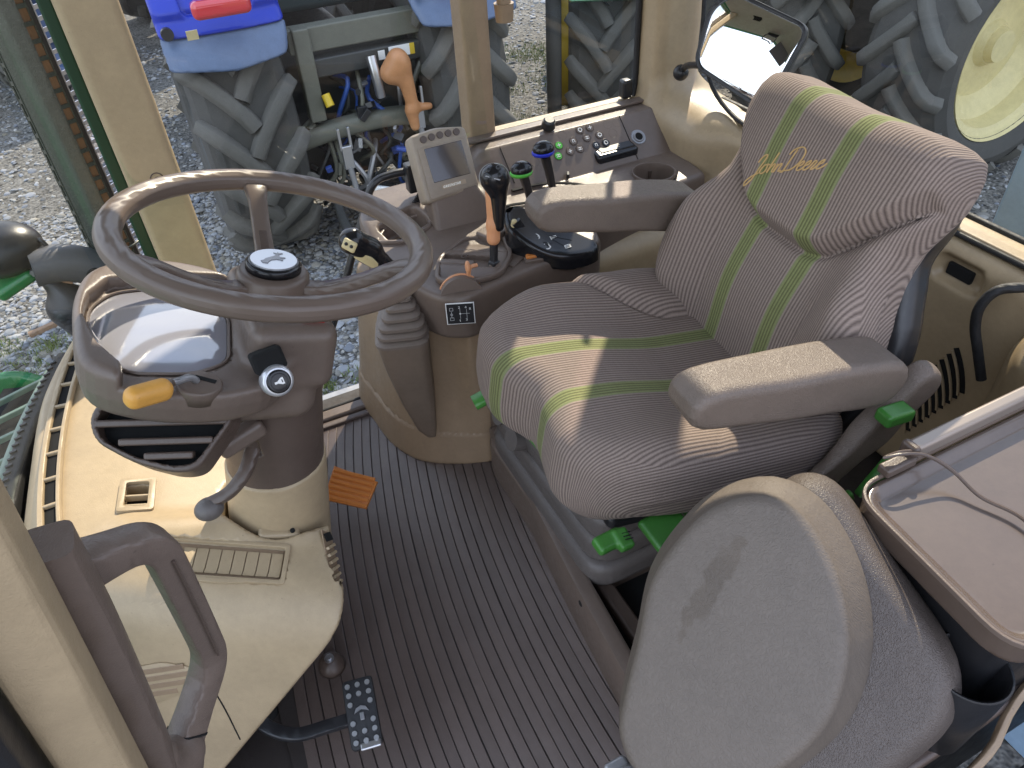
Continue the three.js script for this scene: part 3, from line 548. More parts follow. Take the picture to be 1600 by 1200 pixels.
/* ------------------------------------------------------------------ right hand console */
const towerPoly = sPoly(spline2([[0.250, -0.64], [0.248, -0.50], [0.262, -0.40], [0.30, -0.322], [0.37, -0.268], [0.471, -0.228], [0.56, -0.228], [0.62, -0.30], [0.62, -0.64], [0.45, -0.66]], 60));
const benchPoly = sPoly([[0.45, -0.66], [0.45, -0.285], [0.80, -0.33], [0.81, -0.66]]);
const upPoly = sPoly(roundPoly([[0.335, -0.64], [0.332, -0.47], [0.362, -0.365], [0.393, -0.292, 0.04], [0.445, -0.262], [0.50, -0.273], [0.57, -0.283], [0.805, -0.318], [0.83, -0.40], [1.0, -0.43], [1.2, -0.45], [1.215, -0.755], [0.40, -0.755]], 0.02));
const consTop = (x, z) => 0.472 + 0.013 * sstep(-z, 0.3, 0.55) + 0.086 * clamp((-z - 0.60) / 0.10, 0, 1.0) * sstep(x, 0.60, 0.70) + 0.03 * sstep(-z, 0.52, 0.62) * (1 - sstep(x, 0.6, 0.7));
const towerF = (x, y, z) => {
  const w = 1 - sstep(x, 0.42, 0.58), X = x - 0.20 * y * w + (y < 0.09 ? 0.004 : 0), Z = z + 0.13 * y;
  let d = prismD(towerPoly(X, Z), y - 0.185, 0.187, 0.012) * 0.9;
  d = smin(d, prismD(benchPoly(x, z), y - 0.19, 0.195, 0.01), 0.05);
  const g = y - 0.09; if (Math.abs(g) < 0.004) d += 0.0022 * (1 - Math.abs(g) / 0.004);
  return d;
};
const upperF = (x, y, z) => {
  let d = prismD(upPoly(x, z), y - 0.47, 0.11, 0.012);
  d = smax(d, (y - consTop(x, z)) * 0.78, 0.016);
  d = Math.max(d, -(Math.hypot(x - 1.075, z + 0.525) - 0.05 + 0.05 * Math.min(0, y - 0.49)), 0 - 1);
  return d;
};
const cupF = (x, y, z) => Math.max(Math.hypot(x - 1.075, z + 0.51) - 0.052, 0.385 - y);
const consF = (x, y, z) => {
  let d = prismD(upPoly(x, z), y - 0.47, 0.11, 0.012);
  d = smax(d, (y - consTop(x, z)) * 0.78, 0.016);
  d = Math.max(d, -cupF(x, y, z));
  const pk = sRBox([0.425, 0.49, -0.575], [0.055, 0.035, 0.03], [0, 0.35, 0], 0.012)(x, y, z); d = smax(d, -pk, 0.008);
  return d;
};
{
  const c = thing('side_console', 'brown control console over a beige base to the right of the driver seat', 'control console');
  part('console_base', sdf(towerF, [0.2, -0.01, -0.70], [0.84, 0.40, -0.19], 0.007), M.beigeDark, c);
  part('console_top', sdf(consF, [0.3, 0.34, -0.79], [1.26, 0.60, -0.23], 0.0062), M.brown, c);
  part('cup_holder', lathe([[0.0, -0.10], [0.046, -0.10], [0.050, -0.01], [0.051, 0.004], [0.0535, 0.0055], [0.0555, 0.004], [0.0555, -0.004]], 48).translate(1.075, 0.488, -0.51), M.brown, c);
  part('cup_tab', rbox(0.018, 0.022, 0.003, 0.001).translate(1.10, 0.46, -0.554), M.brownDark, c);
  // joystick housing below its bellows: tapered wedge
  const ringAt = (cx, y, cz, a, b, tw) => rrect(a, b, Math.min(a, b) * 0.28, 5).map(p => [cx + p[0] * Math.cos(tw) - p[1] * Math.sin(tw), y + p[0] * 0.0, cz + p[0] * Math.sin(tw) + p[1] * Math.cos(tw)]);
  part('joystick_housing', loft([ringAt(0.338, 0.085, -0.315, 0.02, 0.03, 0.35), ringAt(0.332, 0.12, -0.320, 0.045, 0.06, 0.35), ringAt(0.328, 0.20, -0.335, 0.075, 0.09, 0.35), ringAt(0.322, 0.30, -0.345, 0.10, 0.11, 0.35), ringAt(0.320, 0.372, -0.350, 0.112, 0.12, 0.35)], true, true, 0.7), plastic([0.20, 0.15, 0.11], 0.6), c);
  { const rings = []; let y = 0.368, cx = 0.320, cz = -0.350, a = 0.116, b = 0.124;
    for (let i = 0; i < 6; i++) { rings.push(ringAt(cx, y, cz, a - 0.012, b - 0.012, 0.35), ringAt(cx, y + 0.003, cz, a, b, 0.35), ringAt(cx, y + 0.010, cz, a, b, 0.35), ringAt(cx, y + 0.013, cz, a - 0.010, b - 0.010, 0.35)); y += 0.0145; cx += 0.0035; cz -= 0.006; a -= i > 1 ? 0.017 : 0.008; b -= i > 1 ? 0.018 : 0.008; }
    rings.push(ringAt(cx + 0.004, y + 0.006, cz, 0.034, 0.034, 0.35)); part('joystick_bellows', loft(rings, true, true, 0.5), M.taupe, c); }
  const jl = part('joystick', tube([[0.345, 0.44, -0.395], [0.325, 0.50, -0.385], [0.31, 0.54, -0.375]], 0.012, { n: 10 }), M.black, c);
  const Gj = sCap([0.318, 0.525, -0.375], [0.285, 0.578, -0.362], 0.019, 0.023), Hj = sCap([0.285, 0.582, -0.362], [0.255, 0.615, -0.352], 0.024, 0.027);
  part('joystick_grip', sdf((x, y, z) => smin(Gj(x, y, z), Hj(x, y, z), 0.02), [0.2, 0.48, -0.42], [0.36, 0.66, -0.31], 0.0035), M.blackGloss, jl);
  const MJ = frameM([0.238, 0.617, -0.331], [-0.55, 0.35, 0.75], [0.8, -0.5, 0.6]);
  part('thumb_pad', sdf(inFrame(MJ, sBox(0.003, 0.006, -0.001, 0.014, 0.011, 0.004, 0.004)), [0.2, 0.59, -0.36], [0.28, 0.65, -0.30], 0.0025), M.cream, jl);
  for (const s of [-1, 1]) part('thumb_button', ball(0.0035, 12, 8).translate(0.003 + s * 0.0055, 0.007, 0.0035).applyMatrix4(MJ), M.black, jl);
  const MJ2 = frameM([0.274, 0.578, -0.340], [-0.35, -0.15, 0.92], [0.72, -0.65, 0.17]);
  part('grip_inlay', extr(roundPoly([[-0.026, -0.010], [0.022, -0.012], [0.028, 0.002], [0.006, 0.010], [-0.026, 0.009]], 0.008), 0.005, 0.0015).translate(0, 0, 0.002).applyMatrix4(MJ2), M.cream, jl);
  // warning plate on the nose
  const ML2 = frameM([0.4285, 0.434, -0.2665], [-0.40, 0.12, 0.9], [0.9, 0, 0.42]);
  part('gear_label', rbox(0.060, 0.050, 0.0025, 0.001).translate(0, 0, -0.0005).applyMatrix4(ML2), M.white, c);
  plate(0.056, 0.046, printTex(224, 184, (g, w, h) => { g.fillStyle = '#14151a'; g.fillRect(0, 0, w, h); g.strokeStyle = g.fillStyle = '#d8d8d8'; g.lineWidth = 3; g.beginPath(); g.moveTo(38, 70); g.lineTo(38, 132); g.moveTo(110, 40); g.lineTo(110, 140); g.moveTo(110, 92); g.lineTo(190, 92); g.moveTo(165, 52); g.lineTo(165, 135); g.stroke(); g.font = 'bold 30px sans-serif'; g.strokeRect(24, 36, 28, 26); g.strokeRect(24, 126, 30, 26); for (const [t, x, y] of [['2', 96, 44], ['1', 96, 168], ['4', 152, 44], ['3', 152, 160], ['R', 186, 60]]) g.fillText(t, x, y); g.beginPath(); g.arc(38, 98, 9, 0, 7); g.stroke(); g.beginPath(); g.arc(110, 92, 8, 0, 7); g.fill(); }), ML2.clone().multiply(new THREE.Matrix4().makeTranslation(0, 0, 0.0012)), c, 'label_print', 0.4);
  // gear gate: raised rim, rounded drum plates and slot
  const rimPts = roundPoly([[0.408, -0.335], [0.446, -0.415], [0.53, -0.468], [0.612, -0.44], [0.592, -0.35], [0.535, -0.292], [0.47, -0.300]], 0.025);
  part('gate_rim', sweep(rimPts.map(p => [p[0], 0.480, p[1]]), rrect(0.009, 0.014, 0.004), { straight: true, closed: true, up: [0, 1, 0] }), M.brown, c);
  const gPoly = sPoly(rimPts.map(p => [lerp(0.515, p[0], 0.97), lerp(-0.38, p[1], 0.97)]));
  const gateAx = V(0.80, 0, 0.60).normalize();
  part('gear_gate', sdf((x, y, z) => { const t = (x - 0.50) * -0.60 + (z + 0.385) * 0.80; // across the barrel
    const s = (x - 0.50) * 0.80 + (z + 0.385) * 0.60; let d = Math.max(gPoly(x, z), 0.45 - y); const h = 0.488 - 2.2 * t * t * 0.9; d = smax(d, (y - h) * 0.9, 0.004);
    const groove = Math.abs(Math.abs(t) - 0.030) - 0.0012; if (groove < 0.002) d += 0.002 * (1 - Math.max(0, groove) / 0.002) * (y > 0.46 ? 1 : 0);
    const slot = Math.max(Math.abs(t - 0.002) - 0.010, Math.abs(s - 0.002) - 0.052, 0.47 - y), jog = Math.max(Math.abs(t - 0.022) - 0.012, Math.abs(s - 0.038) - 0.016, 0.47 - y); return Math.max(d, -slot, -jog); }, [0.39, 0.44, -0.49], [0.63, 0.51, -0.27], 0.004), M.brown, c);
  part('gate_floor', rbox(0.17, 0.003, 0.12, 0.001).translate(0.51, 0.462, -0.38), M.dark, c);
  part('gate_mark', xform(new THREE.TorusGeometry(0.0055, 0.0011, 6, 24), [0.494, 0.4895, -0.385], [-Math.PI / 2, 0, 0]), M.brownDark, c);
  // throttle drum with its pale orange lever
  const MD = frameM([0.447, 0.452, -0.300], [-0.24, 0.20, 0.95], [1, 0, 0.23]);
  part('throttle_drum', xform(cyl(0.046, 0.046, 0.034, 48), [0, 0, 0], [Math.PI / 2, 0, 0]).applyMatrix4(MD), M.brown, c);
  { const arc = []; for (let i = 0; i <= 24; i++) { const a = lerp(0.25, 2.75, i / 24); arc.push([0.0465 * Math.cos(a), 0.0465 * Math.sin(a), -0.005]); }
    part('throttle_band', sweep(arc, rrect(0.007, 0.003, 0.001), { straight: true }).applyMatrix4(MD), M.paleOrange, c); }
  const tl = part('throttle_lever', sweep([[0.020, 0.040, -0.005], [0.026, 0.058, -0.004], [0.040, 0.055, -0.018]], rrect(0.012, 0.008, 0.003), { n: 10 }).applyMatrix4(MD), M.paleOrange, c);
  part('lever_paddle', ball(0.0145, 20, 14).scale(0.42, 1.0, 0.8).translate(0.021, 0.062, 0.004).applyMatrix4(MD), M.paleOrange, tl);
  // gear lever
  const gl = part('gear_lever', merge([tube([[0.538, 0.47, -0.330], [0.545, 0.51, -0.338], [0.548, 0.54, -0.342]], 0.009, { n: 10 }), xform(rbox(0.022, 0.028, 0.02, 0.005), [0.540, 0.478, -0.332], [0, 0.4, -0.2])]), M.black, c);
  const up = V(0.13, 0.98, -0.14).normalize(), G0 = V(0.548, 0.538, -0.342), at = t => G0.clone().addScaledVector(up, t).toArray();
  part('lever_sleeve', sdf((x, y, z) => smin(sCap(at(0), at(0.03), 0.0145, 0.014)(x, y, z), sCap(at(0.03), at(0.105), 0.0125, 0.017)(x, y, z), 0.01), [0.50, 0.50, -0.42], [0.62, 0.70, -0.30], 0.0035), M.paleOrange, gl);
  const kb = V(...at(0.118)); kb.x += 0.004; kb.z += 0.006;
  const knobA = sCap([at(0.03)[0] + 0.008, at(0.03)[1], at(0.03)[2] + 0.008], [kb.x + 0.003, kb.y, kb.z], 0.0125, 0.022), knobB = (x, y, z) => (Math.hypot((x - kb.x + 0.003) / 0.030, (y - kb.y - 0.014) / 0.029, (z - kb.z) / 0.026) - 1) * 0.026;
  part('lever_knob', sdf((x, y, z) => smin(knobA(x, y, z), knobB(x, y, z), 0.015), [0.50, 0.53, -0.42], [0.64, 0.73, -0.28], 0.0035), M.blackGloss, gl);
  const rimK = [], MK = frameM([kb.x - 0.004, kb.y + 0.018, kb.z + 0.002], [-0.30, 0.62, 0.72], [1, 0, 0.4]); for (let i = 0; i < 40; i++) { const a = i / 40 * 2 * Math.PI; rimK.push([0.0285 * Math.cos(a), 0.026 * Math.sin(a), -0.002 - 0.003 * Math.sin(a)]); }
  part('knob_rim', sweep(rimK, circ(0.0024, 6), { straight: true, closed: true, up: [0, 0, 1] }).applyMatrix4(MK), M.steelDull, gl);
  for (const [u, v, r] of [[-0.010, 0.008, 0.0055], [0.009, 0.011, 0.0055], [0.010, -0.004, 0.006]]) part('knob_button', ball(r, 16, 10).scale(1, 1, 0.6).translate(u, v, 0.019).applyMatrix4(MK), M.black, gl);
  part('knob_bar', xform(rbox(0.030, 0.003, 0.003, 0.001), [-0.003, -0.008, 0.020], [0, 0, -0.35]).applyMatrix4(MK), M.steel, gl);
  part('yellow_catch', xform(rbox(0.012, 0.03, 0.012, 0.005), [0.612, 0.535, -0.375], [0, 0, -0.25]), M.cream, c);
  part('catch_arm', sweep([[0.617, 0.545, -0.372], [0.635, 0.51, -0.375], [0.65, 0.482, -0.38]], rrect(0.008, 0.022, 0.003), { n: 8 }), M.black, c);
  part('raised_panel', xform(rbox(0.10, 0.022, 0.055, 0.006), [0.612, 0.486, -0.455], [0, 0.35, 0.05]), M.brown, c);
  // black hitch switch pod
  const podP = sPoly(spline2([[0.598, -0.372], [0.615, -0.425], [0.655, -0.44], [0.70, -0.40], [0.76, -0.335], [0.785, -0.305], [0.775, -0.287], [0.70, -0.283], [0.63, -0.318]], 48));
  part('switch_pod', sdf((x, y, z) => prismD(podP(x, z), y - 0.484 + 0.10 * (x - 0.68) + 0.38 * (z + 0.345), 0.022 + 0.012 * sstep(-x, -0.68, -0.60), 0.012) * 0.92, [0.56, 0.44, -0.47], [0.82, 0.54, -0.25], 0.0045), M.blackGloss, c);
  { const glyph = (list, x, z, r = 0) => part('pod_symbol', merge(list).scale(1.25, 1, 1.25).rotateY(r).rotateX(Math.atan(0.38)).translate(x, 0.5075 - 0.10 * (x - 0.68) - 0.38 * (z + 0.345), z), M.white, c);
    glyph([xform(new THREE.TorusGeometry(0.0065, 0.0013, 5, 20), [0, 0, 0], [Math.PI / 2, 0, 0]), rbox(0.010, 0.0016, 0.0025, 0.0006)], 0.650, -0.345);
    glyph([xform(new THREE.TorusGeometry(0.006, 0.0013, 5, 16, 4), [0, 0, 0], [Math.PI / 2, 0, 0.4]), rbox(0.0022, 0.0016, 0.010, 0.0006).translate(0.005, 0, -0.002)], 0.662, -0.316);
    glyph([rbox(0.010, 0.0016, 0.0016, 0.0005), rbox(0.010, 0.0016, 0.0016, 0.0005).translate(0, 0, 0.003), rbox(0.0018, 0.0016, 0.008, 0.0005).translate(-0.006, 0, 0.002)], 0.69, -0.338);
    glyph([rbox(0.010, 0.0016, 0.0016, 0.0005), rbox(0.010, 0.0016, 0.0016, 0.0005).translate(0, 0, 0.006), rbox(0.0016, 0.0016, 0.007, 0.0005).translate(-0.005, 0, 0.003), rbox(0.0016, 0.0016, 0.007, 0.0005).translate(0.005, 0, 0.003), rbox(0.010, 0.0016, 0.0012, 0.0005).translate(0, 0, 0.003)], 0.708, -0.309); }
  part('pod_groove', merge([xform(rbox(0.05, 0.0015, 0.0012, 0.0004), [0.655, 0.504, -0.332], [0, -0.75, -0.1]), xform(rbox(0.05, 0.0015, 0.0012, 0.0004), [0.70, 0.504, -0.322], [0, -0.75, -0.1])]), M.dark, c);
  part('orange_button', xform(rbox(0.032, 0.014, 0.014, 0.004), [0.630, 0.479, -0.322], [0, -0.2, 0]), M.orange, c);
  part('button_seat', xform(rbox(0.042, 0.012, 0.020, 0.004), [0.630, 0.4735, -0.318], [0, -0.2, 0]), M.brown, c);
  part('flat_panel', xform(rbox(0.05, 0.004, 0.045, 0.0015), [0.588, 0.4745, -0.345], [0, 0.5, 0]), M.brown, c);
  // monitor on its foot
  const MM = frameM([0.546, 0.614, -0.585], [0.05, 0.5, 0.86], [1, 0, -0.02]);
  const mpts = roundPoly([[-0.072, -0.077], [0.066, -0.072], [0.072, 0.068], [0.0, 0.080], [-0.066, 0.074]], 0.014);
  const mon = part('monitor', extr(mpts, 0.050, 0.008, [], 3).translate(0, 0, -0.045).applyMatrix4(MM), plastic([0.36, 0.295, 0.225], 0.5), c);
  part('monitor_step', extr(roundPoly([[-0.060, -0.070], [0.060, -0.064], [0.062, 0.044], [-0.056, 0.044]], 0.006), 0.004, 0.0012).translate(0, 0, 0.0045).applyMatrix4(MM), plastic([0.33, 0.268, 0.205], 0.5), mon);
  part('monitor_screen', rbox(0.092, 0.076, 0.003, 0.001).translate(0.004, 0.0015, 0.0085).applyMatrix4(MM), M.screen, mon);
  for (let i = 0; i < 5; i++) part('monitor_key', xform(cyl(0.0076, 0.0082, 0.004, 20), [-0.036 + i * 0.0205, 0.060 + 0.0015 * i - 0.0004 * i * i, 0.0065], [Math.PI / 2, 0, 0]).applyMatrix4(MM), M.brownDark, mon);
  plate(0.060, 0.010, printTex(256, 44, (g, w, h) => { g.fillStyle = '#9d8a72'; g.fillRect(0, 0, w, h); g.fillStyle = '#f2efe6'; g.font = 'italic bold 34px sans-serif'; g.fillText('GREENSTAR', 8, 34, 240); }), MM.clone().multiply(new THREE.Matrix4().makeTranslation(0.004, -0.050, 0.0088)), mon, 'monitor_badge', 0.4);
  part('monitor_foot', loft([[0.055, 0.026, 0.545, 0.565, -0.578], [0.066, 0.034, 0.555, 0.525, -0.572], [0.078, 0.05, 0.56, 0.475, -0.57]].map(([a, b, cx, y, cz]) => roundPoly([[-a, -b], [a, -b], [a, b], [-a, b]], 0.014).map(p => [cx + p[0], y + 0.12 * p[0], cz + p[1]])), true, true, 0.6), M.brown, c);
  { const coil = []; for (let i = 0; i <= 120; i++) { const a = i / 120, t = a * 12 * 2 * Math.PI; coil.push([0.49 - 0.03 * a + 0.006 * Math.cos(t), 0.535 - 0.05 * a + 0.006 * Math.sin(t), -0.625 - 0.02 * a]); } part('coiled_cable', tube(coil, 0.0022, { straight: true, sides: 6 }), M.black, c); }
  part('monitor_bracket', rbox(0.03, 0.07, 0.03, 0.005).translate(0.487, 0.565, -0.66), M.black, c);
  // tray pocket liner near the window
  part('pocket_lip', sweep(roundPoly([[0.345, -0.545], [0.40, -0.515], [0.485, -0.55], [0.485, -0.615], [0.40, -0.615]], 0.015).map(p => [p[0], 0.489, p[1]]), rrect(0.008, 0.010, 0.003), { straight: true, closed: true, up: [0, 1, 0] }), M.brown, c);
  // button field on the slope below the window
  const MS = frameM([0.95, 0.508, -0.628], [0, 0.76, 0.65], [1, 0, 0]);
  const btn = xform(cyl(0.0094, 0.0100, 0.004, 24), [0, 0, 0], [Math.PI / 2, 0, 0]), ringG = new THREE.TorusGeometry(0.0112, 0.0006, 6, 28), bl = 0.0015;
  const sym = [() => [xform(new THREE.TorusGeometry(0.0036, 0.0009, 5, 14), [0, 0, 0])], () => [rbox(0.007, 0.0014, 0.001, 0.0003), rbox(0.0014, 0.007, 0.001, 0.0003)], () => [rbox(0.008, 0.0012, 0.001, 0.0003).translate(0, 0.002, 0), rbox(0.008, 0.0012, 0.001, 0.0003).translate(0, -0.002, 0), rbox(0.0012, 0.006, 0.001, 0.0003)], () => [rbox(0.0012, 0.006, 0.001, 0.0003).translate(-0.002, 0, 0), rbox(0.0012, 0.006, 0.001, 0.0003).translate(0.002, 0, 0), rbox(0.005, 0.0012, 0.001, 0.0003).translate(0, 0.003, 0)]];
  [[0.012, 0.082, 0], [0.042, 0.082, 0], [0.022, 0.057, 0], [-0.018, 0.057, 0], [0.060, 0.056, 0], [-0.038, 0.033, 0], [-0.009, 0.033, 0], [0.039, 0.031, 1], [0.068, 0.031, 1], [-0.061, 0.056, 2], [-0.074, 0.029, 2]].forEach(([u, v, k], i) => {
    const g = new THREE.Matrix4().copy(MS).multiply(new THREE.Matrix4().makeTranslation(u, v, bl));
    part('button_ring', boxUV(ringG.clone()).applyMatrix4(g), M.brownDark, c);
    const b = part('push_button', btn.clone().applyMatrix4(g), k === 1 ? M.blackGloss : k === 2 ? M.limeRing : M.brown, c);
    part('button_symbol', merge(sym[i % 4]()).scale(1.35, 1.35, 1).translate(0, 0, 0.0024).applyMatrix4(g), M.white, b);
  });
  for (const [u, v] of [[0.095, 0.079], [0.123, 0.077], [0.100, 0.052], [-0.04, 0.081], [-0.141, 0.031]]) part('blank_ring', boxUV(new THREE.TorusGeometry(0.0118, 0.0007, 5, 28)).translate(u, v, bl - 0.001).applyMatrix4(MS), M.brownDark, c);
  part('power_socket', merge([xform(new THREE.TorusGeometry(0.0125, 0.0026, 8, 32), [0, 0, 0.003]), xform(cyl(0.02, 0.022, 0.004, 32), [0, 0, 0], [Math.PI / 2, 0, 0])]).translate(0.166, 0.024, bl).applyMatrix4(MS), M.steelDull, c);
  part('socket_hole', xform(cyl(0.0115, 0.0115, 0.002, 24), [0.166, 0.024, bl + 0.0035], [Math.PI / 2, 0, 0]).applyMatrix4(MS), M.dark, c);
  part('panel_seam', merge([rbox(0.0016, 0.13, 0.0016, 0.0004).translate(0.138, 0.03, bl), rbox(0.0016, 0.10, 0.0016, 0.0004).translate(-0.215, 0.04, bl)]).applyMatrix4(MS), M.dark, c);
  part('ash_box', xform(rbox(0.125, 0.040, 0.058, 0.010), [1.035, 0.500, -0.640], [0.15, 0, 0]), M.blackGloss, c);
  part('ash_box_base', xform(rbox(0.135, 0.022, 0.064, 0.008), [1.035, 0.480, -0.630], [0.15, 0, 0]), M.brown, c);
  part('ash_lid', xform(rbox(0.098, 0.004, 0.040, 0.0018), [1.037, 0.5205, -0.641], [0.15, 0, 0]), smooth([0.04, 0.044, 0.052], 0.5), c);
  part('top_knob', merge([xform(cyl(0.0165, 0.0185, 0.018, 28), [0.885, 0.588, -0.715], [0.35, 0, 0]), xform(cyl(0.012, 0.0165, 0.006, 28), [0.885, 0.5985, -0.711], [0.35, 0, 0]), xform(cyl(0.011, 0.011, 0.03, 20), [0.885, 0.575, -0.72], [0.35, 0, 0])]), M.black, c);
  part('window_ledge', rbox(0.56, 0.008, 0.03, 0.003).translate(0.92, 0.576, -0.752), M.brown, c);
  // curved lever track and the hydraulic levers
  { const a1 = [[0.72, 0.4925, -0.605], [0.80, 0.4925, -0.598], [0.87, 0.4925, -0.555], [0.91, 0.491, -0.49]], a2 = [[0.66, 0.490, -0.545], [0.70, 0.490, -0.54], [0.75, 0.490, -0.52], [0.80, 0.488, -0.47]];
    for (const a of [a1, a2]) part('lever_track', sweep(a, rrect(0.010, 0.003, 0.001), { n: 30, up: [0, 1, 0] }), M.dark, c);
    part('track_pin', xform(rbox(0.008, 0.012, 0.020, 0.002), [0.875, 0.497, -0.598], [0, -0.5, 0]), M.black, c); }
  const hydLever = (x, y, z, tx, ty, tz, ringM) => {
    const l = part('hydraulic_lever', sweep([[x, y, z], [lerp(x, tx, 0.45), lerp(y, ty, 0.5), lerp(z, tz, 0.45)], [lerp(x, tx, 0.85), lerp(y, ty, 0.86), lerp(z, tz, 0.85)]], rrect(0.022, 0.018, 0.006), { n: 12, scale: t => [0.75 + 0.35 * t * t, 0.8 + 0.3 * t] }), M.black, c);
    part('lever_head', sdf((px, py, pz) => (Math.hypot((px - tx) / 0.026, (py - ty) / 0.019, (pz - tz) / 0.022) - 1) * 0.019, [tx - 0.035, ty - 0.03, tz - 0.03], [tx + 0.035, ty + 0.03, tz + 0.03], 0.004), M.blackGloss, l);
    part('colour_ring', lathe([[0.0205, -0.006], [0.0262, -0.005], [0.0272, 0.0], [0.0255, 0.003], [0.0205, 0.003]], 36).scale(1, 1, 0.86).translate(tx - 0.001, ty - 0.006, tz), ringM, l);
  };
  hydLever(0.800, 0.488, -0.535, 0.768, 0.617, -0.525, M.blue);
  hydLever(0.728, 0.488, -0.512, 0.700, 0.592, -0.505, M.limeRing);
}
{
  const g = part('grab_rail', tube([[0.12, -0.0, -0.64], [0.185, 0.153, -0.655], [0.29, 0.36, -0.668], [0.372, 0.525, -0.675], [0.385, 0.552, -0.675], [0.405, 0.571, -0.675], [0.44, 0.577, -0.675], [0.50, 0.574, -0.675]], 0.0095, { n: 60 }), M.black, cab);
  g.userData.label = 'bent black grab rail in front of the right side window';
  part('rail_clamp', rbox(0.03, 0.05, 0.03, 0.006).translate(0.505, 0.56, -0.672), M.black, g);
}
/* ------------------------------------------------------------------ front cowl (dash) */
const cowlN = V(-0.321, 0.342, 0.883).normalize();
const cowlTop = (x, z) => 0.462 - 0.10 * sstep(x, -0.40, 0.08) - 0.03 * sstep(x, -0.36, -0.41);
const cowlF = (x, y, z) => {
  let d = cowlN.x * (x + 0.05) + cowlN.y * (y - 0.405) + cowlN.z * (z - 0.21);           // left panel
  d = smax(d, (x - 0.084) * 0.97 - (y - 0.35) * 0.10 + 0.20 * Math.max(0, z - 0.1), 0.055);                // rear face
  d = smax(d, (y - cowlTop(x, z)) * 0.97, 0.09);                                           // top
  d = smax(d, -(x + 0.415 - 0.30 * z * z), 0.03);                                          // windscreen side
  d = smax(d, -(z + 0.60), 0.02);
  d = smax(d, (0.33 - y + 0.94 * (x - 0.005)) * 0.73, 0.012);                              // cut-away over the pedals
  d = smax(d, 0.02 - y, 0.01);
  return d;
};
const colAxis = (y) => -0.035 + (y - 0.35) * 0.20;
const colWell = (x, y, z) => Math.max(Math.hypot(x - colAxis(y), z) - 0.094, 0.25 - y);
const MT = frameM([-0.135, 0.402, 0.106], [0.18, 0.95, 0.25], [0.173, -0.051, 0.071]);      // storage tray
const MV = frameM([-0.233, 0.436, -0.062], [0.27, 0.96, 0], [0.95, -0.267, 0.16]);              // square outlet
const MR = frameM([0.022, 0.352, 0.145], [0.88, 0.40, 0.26], [-0.15, -0.30, 0.94]);           // rear slots
const ML = frameM([-0.2866, 0.2717, 0.1764], [-0.321, 0.342, 0.883], [0.94, 0, 0.342]);           // foot outlet
